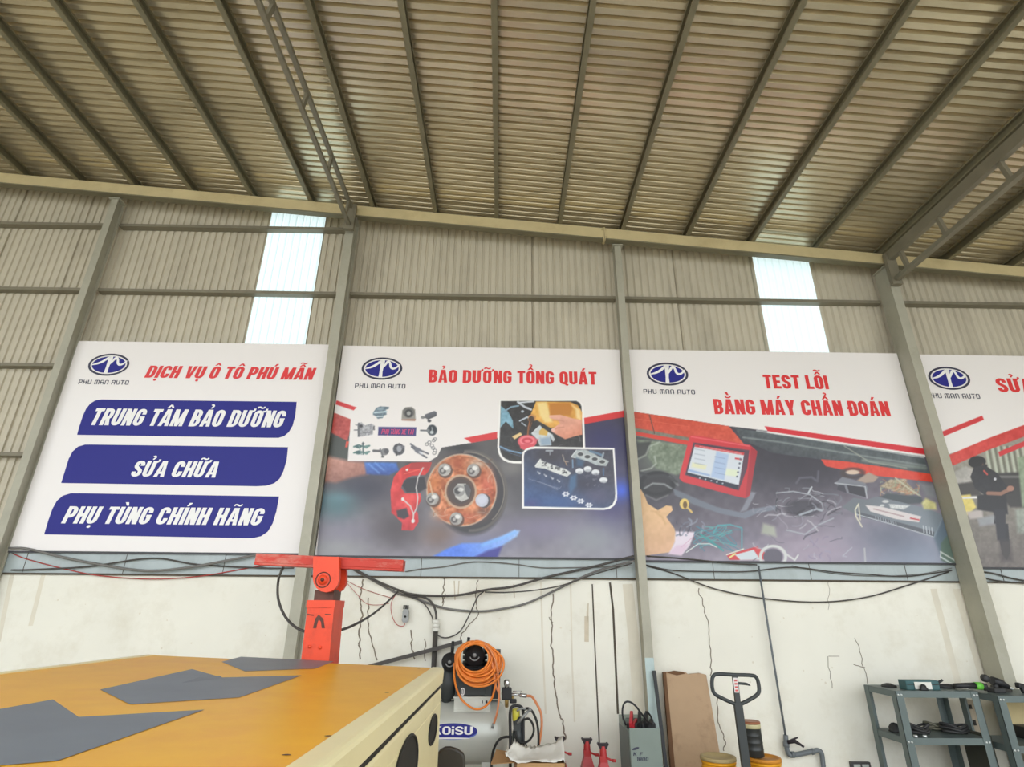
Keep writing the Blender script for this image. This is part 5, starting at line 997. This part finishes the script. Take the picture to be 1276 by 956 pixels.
mb = MB(); q = [a1.lerp(a0,.52), a1.lerp(a0,.6)+Vector((0,-.01,.016)), a1.lerp(a0,.8)+Vector((0,-.01,.022)), a0+Vector((.0,-.01,.0)), a1.lerp(a0,.75)+Vector((0,-.012,-.022))]; mb.prism([v+Vector((0,-.004,0)) for v in q], (0,.02,0)); mb.build('torn_flap', M_card2, cs)
# pallet jack
M_jack = mat('dark_grey_jack_paint', (58,62,62), .45, .1, .05, 6); YJ = 5.7
def J(x, y): return at(820+.188*x, 820+.188*y, YJ)
s0 = at(915.9,843,YJ); pj = thing('pallet_jack', 'dark grey pallet jack with looped handle behind the yellow buckets', 'pallet jack', (s0.x,YJ,0))
LP = [J(*q) for q in ((520,310),(440,275),(378,240),(360,200),(358,150),(368,118),(400,107),(510,112),(620,116),(652,132),(667,180),(664,235),(610,275),(540,310))]
hd = MB(); hd.tube(smooth_path(LP, 5), .0165, 10); hd.build('handle_loop', M_jack, pj)
b = Vector((s0.x-.005,YJ,.36)); mb = MB(); mb.bar(J(528,300), b, .07, .04, (0,1,0)); mb.bar(J(508,118), J(528,300), .045, .03, (0,1,0)); mb.build('shaft', M_jack, pj)
mb = MB(); mb.bar(J(507,130)+Vector((0,-.017,0)), J(517,228)+Vector((0,-.017,0)), .04, .004, (0,1,0)); st_ = mb.build('instruction_sticker', mat('white_sticker', (226,220,216), .5), pj)
mb = MB()
for k in range(4): a_, b_ = J(508+k*2.4,142+k*22)+Vector((0,-.0195,0)), J(510+k*2.4,154+k*22)+Vector((0,-.0195,0)); mb.bar(a_, b_, .026, .002, (0,1,0))
mb.build('sticker_marks', mat('red_sticker_print', (206,90,90), .5), st_)
mb = MB(); mb.tube(smooth_path([J(528,168),J(560,170),J(590,174),J(612,184)], 4), [.011]*9+[.009,.008,.006,.004], 8); mb.build('release_lever', M_jack, pj)
mb = MB(); mb.cyl((b.x,YJ,.2),(b.x,YJ,.4),.06,16); mb.box((b.x-.12,YJ-.12,.12),(b.x+.12,YJ+.02,.24)); mb.lathe([(0,-.05),(.07,-.05),(.09,-.04),(.09,.04),(.07,.05),(0,.05)], (b.x-.06,YJ,.09), (1,0,0), 18); mb.lathe([(0,-.05),(.07,-.05),(.09,-.04),(.09,.04),(.07,.05),(0,.05)], (b.x+.07,YJ,.09), (1,0,0), 18); mb.build('pump_unit', M_jack, pj)
for s in (-1, 1): mb = MB(); mb.box((b.x+s*.2-.08,YJ-1.05,.08),(b.x+s*.2+.08,YJ-.12,.12)); mb.build('fork', M_jack, pj)
mb = MB(); mb.box((b.x-.28,YJ-.2,.08),(b.x+.28,YJ-.12,.3)); mb.build('fork_bridge', M_jack, pj)
# yellow buckets and oil filter
M_buck = mat('yellow_bucket_plastic', (236,166,30), .4, 0, .04, 6); M_lid = mat('dusty_bucket_lid', (176,156,110), .6, 0, .1, 8, dirt=(120,100,70), damt=.5); M_lid2 = mat('orange_bucket_lid', (206,136,40), .55, 0, .08, 8)
def bucket(px, py, Y, rad, lb, ml):
    c = at(px, py, Y); h = c.z; r = thing('plastic_bucket', lb, 'bucket', (c.x,Y,0), 'yellow buckets in front of the pallet jack')
    mb = MB(); mb.lathe([(0,0),(rad*.86,0),(rad*.9,.01),(rad*.97,h-.09),(rad*1.02,h-.09),(rad*1.02,h-.08),(rad*.97,h-.078),(rad*.975,h-.05),(rad*1.02,h-.05),(rad*1.02,h-.04),(rad*.98,h-.038),(rad*.98,h-.015),(0,h-.015)], (c.x,Y,0), (0,0,1), 36); mb.build('pail', M_buck, r)
    mb = MB(); mb.lathe([(0,h-.012),(rad*.86,h-.012),(rad*.9,h),(rad*1.03,h),(rad*1.05,h-.008),(rad*1.05,h-.028),(rad*.99,h-.03),(rad*.99,h-.013)], (c.x,Y,0), (0,0,1), 36); mb.build('lid', ml, r); return c
bucket(894.5,942,5.95,.15,'yellow bucket with dusty lid in front of the cardboard sheet',M_lid)
c = bucket(951,943,5.95,.145,'yellow bucket carrying the black filter cartridge',M_lid2)
fx = at(941,930,5.93); z0 = c.z+.002; z1 = at(939,899,5.93).z; r = thing('oil_filter', 'black filter cartridge with copper top on the yellow bucket', 'filter', (fx.x-.005,5.96,z0))
mb = MB(); rr = .085; h = z1-z0; pr = [(0,0),(rr*.94,0),(rr,.008)]
for k in range(1, 4): zz = h*.2*k; pr += [(rr,zz-.004),(rr*1.03,zz),(rr,zz+.004)]
pr += [(rr,h*.82),(0,h*.82)]; mb.lathe(pr, (fx.x-.005,5.96,z0), (0,0,1), 30); mb.build('cartridge', mat('black_filter_body', (52,54,52), .4, .1), r)
mb = MB(); mb.lathe([(rr*.985,h*.8),(rr*1.02,h*.81),(rr*1.02,h*.92),(rr,h*.93),(0,h*.93)], (fx.x-.005,5.96,z0), (0,0,1), 30); mb.build('cream_band', mat('cream_band_paint', (206,196,150), .5), r)
mb = MB(); mb.lathe([(0,h*.925),(rr*1.02,h*.925),(rr*1.04,h*.96),(rr*.98,h),(rr*.6,h*.99),(0,h*.985)], (fx.x-.005,5.96,z0), (0,0,1), 30); mb.build('copper_cap', mat('copper_cap_paint', (166,106,76), .45, .3), r)
# water pipe with tap
M_pipe = mat('grey_water_pipe', (106,112,116), .45, .1, .06, 8)
wp = thing('water_pipe', 'grey water pipe with black tap running down the wall right of the pallet jack', 'pipe', (3.04,6.86,0))
P = [at(945,705,6.84),at(962,812,6.845),at(979,918,6.86)]; mb = MB(); mb.tube(P, .012, 8); mb.build('supply_line', M_pipe, wp)
P = [at(979,916,6.86),at(980,930,6.86),at(983,940,6.86),at(990,941,6.86),at(1012,936.5,6.86),at(1020,935.5,6.86),at(1024,940,6.86),at(1026,956,6.86),Vector((at(1026,956,6.86).x,6.86,0))]; mb = MB(); mb.tube(smooth_path(P, 4), .024, 10)
mb.tube([at(986,940.5,6.86),at(990,940.5,6.86)], .03, 10); mb.tube([at(1011,937,6.86),at(1014,936.5,6.86)], .03, 10); mb.tube([at(979.5,925,6.86),at(980,931,6.86)], .03, 10); mb.build('drain_pipe', M_pipe, wp)
mb = MB(); q = at(981,925,6.84); mb.tube([q, q+Vector((.07,-.02,.012)), q+Vector((.13,-.03,-.02))], [.02,.018,.012], 8); mb.bar(q+Vector((.03,-.03,.025)), q+Vector((.1,-.04,.05)), .02, .012); mb.bar(q+Vector((.06,-.03,.03)), q+Vector((.15,-.03,-.035)), .03, .02); mb.build('tap', M_jblk, wp)
# ------------------------------------------------------------------ slotted-angle shelving on the right
M_rack = mat('grey_green_rack_paint', (98,110,108), .45, .1, .06, 6); M_bolt = mat('bright_bolt', (226,230,228), .3, .5)
def rack(x0, x1, y0, y1, zt, zm, lb):
    r = thing('shelving_rack', lb, 'shelf rack', ((x0+x1)/2,(y0+y1)/2,0), 'grey-green slotted-angle racks')
    for sx, x in ((1,x0),(-1,x1)):
        for sy, y in ((1,y0),(-1,y1)):
            mb = MB(); mb.box((x,y,0),(x+sx*.075,y+sy*.004,zt)); mb.box((x,y,0),(x+sx*.004,y+sy*.075,zt)); lg = mb.build('leg', M_rack, r)
            if sy > 0:
                mb = MB()
                for z in (zt-.03, zm-.03):
                    for dx in (.022,.052): mb.cyl((x+sx*dx,y,z),(x+sx*dx,y-.009,z),.009,8)
                mb.build('bolts', M_bolt, lg)
    for z in (zt, zm, .12):
        mb = MB(); mb.box((x0+.002,y0+.006,z-.003),(x1-.002,y1-.006,z+.003)); mb.box((x0+.002,y0+.0045,z-.055),(x1-.002,y0+.009,z+.003)); mb.box((x0+.002,y1-.009,z-.055),(x1-.002,y1-.0045,z+.003)); mb.box((x0+.0045,y0+.006,z-.055),(x0+.009,y1-.006,z+.003)); mb.box((x1-.009,y0+.006,z-.055),(x1-.0045,y1-.006,z+.003)); mb.build('shelf', M_rack, r)
    return r
A = (3.91,4.74,6.2,6.72,.945,.545); Bk = (4.84,6.2,6.1,6.62,.92,.50)
rack(*A, 'left grey-green shelving rack beside the wall socket'); rack(*Bk, 'right grey-green shelving rack cut by the frame edge')
# joint plate between: wooden board and dark panel standing between the two racks
M_wood = mat('pale_worn_wood', (170,156,134), .8, 0, .08, 6, stretch=(6,6,1))
mb = MB(); a = at(1207,870,6.65); mb.prism([(a.x-.08,6.64,0),(a.x+.04,6.64,0),(a.x+.04,6.64,a.z-.02),(a.x-.08,6.64,a.z)], (0,.03,0)); mb.box((a.x-.03,6.635,a.z-.1),(a.x-.0,6.641,a.z-.06),1); mb.box((a.x-.03,6.635,a.z-.25),(a.x-.0,6.641,a.z-.2),1)
tag(mb.build('wooden_board', [M_wood, M_dark]), 'pale wooden board standing upright between the two shelving racks', 'board')
mb = MB(); mb.box((4.748,6.3,0),(4.832,6.6,.56)); tag(mb.build('dark_crate', mat('dark_olive_crate', (64,64,54), .7), bevel=.01), 'narrow dark olive crate wedged between the two shelving racks', 'crate')
# things on the left rack, top shelf
zt = A[4]+.003
a, b = at(1128,848,6.28), at(1172,859,6.28); c = thing('teal_case', 'teal tool case with a white label on top of the left rack', 'case', ((a.x+b.x)/2,6.4,zt))
M_teal = mat('dark_teal_plastic', (50,92,94), .45, 0, .05, 6); M_clut = mat('dark_greasy_rubber', (48,48,48), .6, 0, .15, 10)
hgt = max(.07, a.z-zt); mb = MB(); mb.box((a.x,6.28,zt),(b.x,6.40,zt+hgt)); mb.build('case_body', M_teal, c, bevel=.006)
mb = MB(); mb.box((a.x+.01,6.272,zt+hgt*.55),(b.x-.01,6.285,zt+hgt*.62)); mb.build('lid_seam', M_clut, c)
l0, l1 = at(1139,850,6.27), at(1162,858,6.27); mb = MB(); mb.box((l0.x,6.2705,zt+.008),(l1.x,6.2745,min(l0.z,zt+hgt-.006))); mb.build('label', M_white, c)
def lump(name, px0, px1, py, Y, z0, m, lb, cat, seed, group=None, depth=.1):
    x0, x1 = at(px0,py,Y).x, at(px1,py,Y).x; h = max(.025, at(px0,py,Y).z-z0); rd = random.Random(seed); mb = MB()
    n = 7; prof = []
    c = Vector(((x0+x1)/2, Y+depth/2, z0)); vs = []
    for k in range(5):
        f = k/4; s = math.cos(f*1.25)
        for j in range(14):
            t = 2*math.pi*j/14; q = 1+rd.uniform(-.16,.16); vs.append(c+Vector(((x1-x0)/2*s*math.copysign(abs(math.cos(t))**.6, math.cos(t))*q, depth/2*s*math.sin(t)*q, h*f*(1+rd.uniform(-.12,.1) if k else 1))))
    mb.add(vs, [tuple(range(13,-1,-1)), tuple(range(56,70))]+[(k*14+j,k*14+(j+1) % 14,(k+1)*14+(j+1) % 14,(k+1)*14+j) for k in range(4) for j in range(14)], 0, True)
    return tag(mb.build(name, m), lb, cat, group)
def coil(name, px0, px1, py, Y, z0, m, lb, turns, r, seed, cat='cable'):
    x0, x1 = at(px0,py,Y).x, at(px1,py,Y).x; h = max(.04, at(px0,py,Y).z-z0); rd = random.Random(seed); P = []
    for k in range(turns*8):
        t = k*math.pi/4; P.append(((x0+x1)/2+(x1-x0)/2*math.cos(t)*rd.uniform(.75,1), Y+.1+.09*math.sin(t)*rd.uniform(.7,1), z0+r+(h-r*2)*(k/(turns*8-1))*(.5+.5*abs(math.cos(t)))))
    mb = MB(); mb.tube(smooth_path(P, 4), r, 7); return tag(mb.build(name, m), lb, cat)
lump('rubber_glove', 1104, 1120, 852.5, 6.45, zt, M_clut, 'flat dark rubber glove left of the teal case', 'glove', 3, None, .14)
lump('air_nozzle_grip', 1147, 1157, 853.5, 6.215, zt, M_plast, 'small dark grip lying in front of the white label', 'grip', 5, None, .05)
coil('rubber_hose_piece', 1172, 1200, 856, 6.35, zt, M_clut, 'dark rubber hose coiled right of the teal case', 2, .014, 8, 'hose')
mb = MB(); q = at(1171,849,6.5); mb.tube(smooth_path([(q.x-.03,6.5,zt+.01),(q.x-.01,6.5,zt+.05),(q.x+.01,6.5,q.z),(q.x+.03,6.5,q.z+.012)], 5), .012, 8); tag(mb.build('bent_hook', M_clut), 'small bent black hook sticking up behind the teal case', 'hook')
# middle shelf clutter
zm = A[5]+.003
lump('work_glove', 1113, 1127, 903, 6.42, zm, M_clut, 'dark work glove at the left end of the middle shelf', 'glove', 11, None, .14)
coil('jumper_cable', 1134, 1165, 899, 6.26, zm, M_clut, 'black cable coil at the left front of the middle shelf', 3, .011, 12)
coil('garden_hose_piece', 1158, 1182, 898, 6.45, zm, mat('olive_grey_hose', (110,108,92), .6), 'olive grey hose coiled in the middle of the middle shelf', 2, .012, 14, 'hose')
coil('welding_cable', 1180, 1214, 900, 6.3, zm, M_clut, 'black cable coil at the right end of the middle shelf', 3, .012, 13)
for k, (px, py) in enumerate(((1140,913.5),(1151.5,913))):
    q = at(px, py, 6.235); mb = MB(); mb.lathe([(0,0),(.016,0),(.02,.008),(.016,.02),(0,.022)], (q.x,6.235,zm), (0,0,1), 12); tag(mb.build('metal_disc', M_bolt), ('small dull metal disc at the left of the shelf front','bright round metal disc on the front of the middle shelf')[k], 'disc')
# right rack, top
zb = Bk[4]+.003
g0 = at(1214,861,6.3); gr = thing('angle_grinder', 'black angle grinder with bright green collar lying across the rack gap', 'grinder', (5.0,6.3,zb))
P0, P1, P2 = Vector((at(1190,857,6.32).x,6.32,zt+.036)), Vector((at(1216,859,6.3).x,6.3,zb+.065)), Vector((at(1224,860,6.3).x,6.3,zb+.062))
mb = MB(); mb.tube([P0, P0.lerp(P1,.4), P1], [.022,.026,.03], 10); mb.build('grinder_body', M_plast, gr)
mb = MB(); mb.tube([P1, P2], [.034,.036], 12); mb.build('green_collar', mat('bright_green_plastic', (110,200,70), .4), gr, label='bright green collar')
mb = MB(); mb.tube([P2, P2+Vector((.05,0,-.004))], [.034,.026], 12); mb.cyl(P2+Vector((.04,0,.02)), P2+Vector((.04,0,-.04)), .02, 12); mb.build('gear_head', M_clut, gr)
q = at(1241,853,6.33); dr = thing('impact_drill', 'dark drill with round battery foot standing on the right rack corner', 'drill', (q.x,6.33,zb))
mb = MB(); mb.tube([(q.x-.03,6.33,zb+.11),(q.x+.06,6.33,zb+.085),(q.x+.12,6.32,zb+.05)], [.04,.036,.02], 12); mb.build('motor_body', M_plast, dr)
mb = MB(); c0 = at(1228,847,6.33); mb.lathe([(0,-.03),(.03,-.03),(.036,-.015),(.036,.02),(.02,.03),(0,.03)], (c0.x,6.33,zb+.13), (0,1,0), 16); mb.build('round_grip', M_clut, dr)
mb = MB(); mb.box((q.x-.07,6.28,zb),(q.x+.05,6.39,zb+.045)); mb.tube([(q.x-.01,6.33,zb+.03),(q.x-.005,6.33,zb+.1)], .024, 10); mb.build('battery_foot', M_clut, dr, bevel=.01)
mb = MB(); mb.tube([(q.x+.115,6.32,zb+.05),(q.x+.15,6.31,zb+.035)], [.012,.008], 8); mb.build('bit', M_bolt, dr)
lump('oily_cloth', 1247, 1262, 851, 6.36, zb, mat('dark_oily_cloth', (72,70,66), .9, 0, .15, 10), 'dark oily cloth heaped behind the drill', 'cloth', 21, None, .2)
a = at(1268,853,6.3); hh = thing('hand_tool', 'black hand tool angled at the right edge of the frame', 'tool', (a.x,6.3,zb)); mb = MB(); mb.bar((a.x-.01,6.3,a.z-.005),(a.x+.2,6.34,zb+.03),.05,.05); mb.build('tool_head', M_plast, hh, bevel=.01); mb = MB(); mb.bar((a.x+.03,6.3,a.z-.02),(a.x+.05,6.3,zb+.002),.04,.035,(0,1,0)); mb.build('tool_grip', M_plast, hh, bevel=.008)
mb = MB(); q0 = Vector((5.25,6.3,Bk[5]+.004)); mb.box(q0, q0+Vector((.7,.25,.11))); tag(mb.build('black_case', M_plast, bevel=.01), 'black case on the middle shelf of the right rack', 'case')
mb = MB(); q0 = Vector((5.2,6.585,.505)); mb.box(q0, q0+Vector((.95,.02,.36))); tag(mb.build('cardboard_sheet', mat('yellowed_cardboard', (206,188,140), .8, 0, .06, 6)), 'yellowed cardboard panel standing at the back of the right rack', 'cardboard')

for o in scene.objects:
    if '_o' in o: del o['_o']
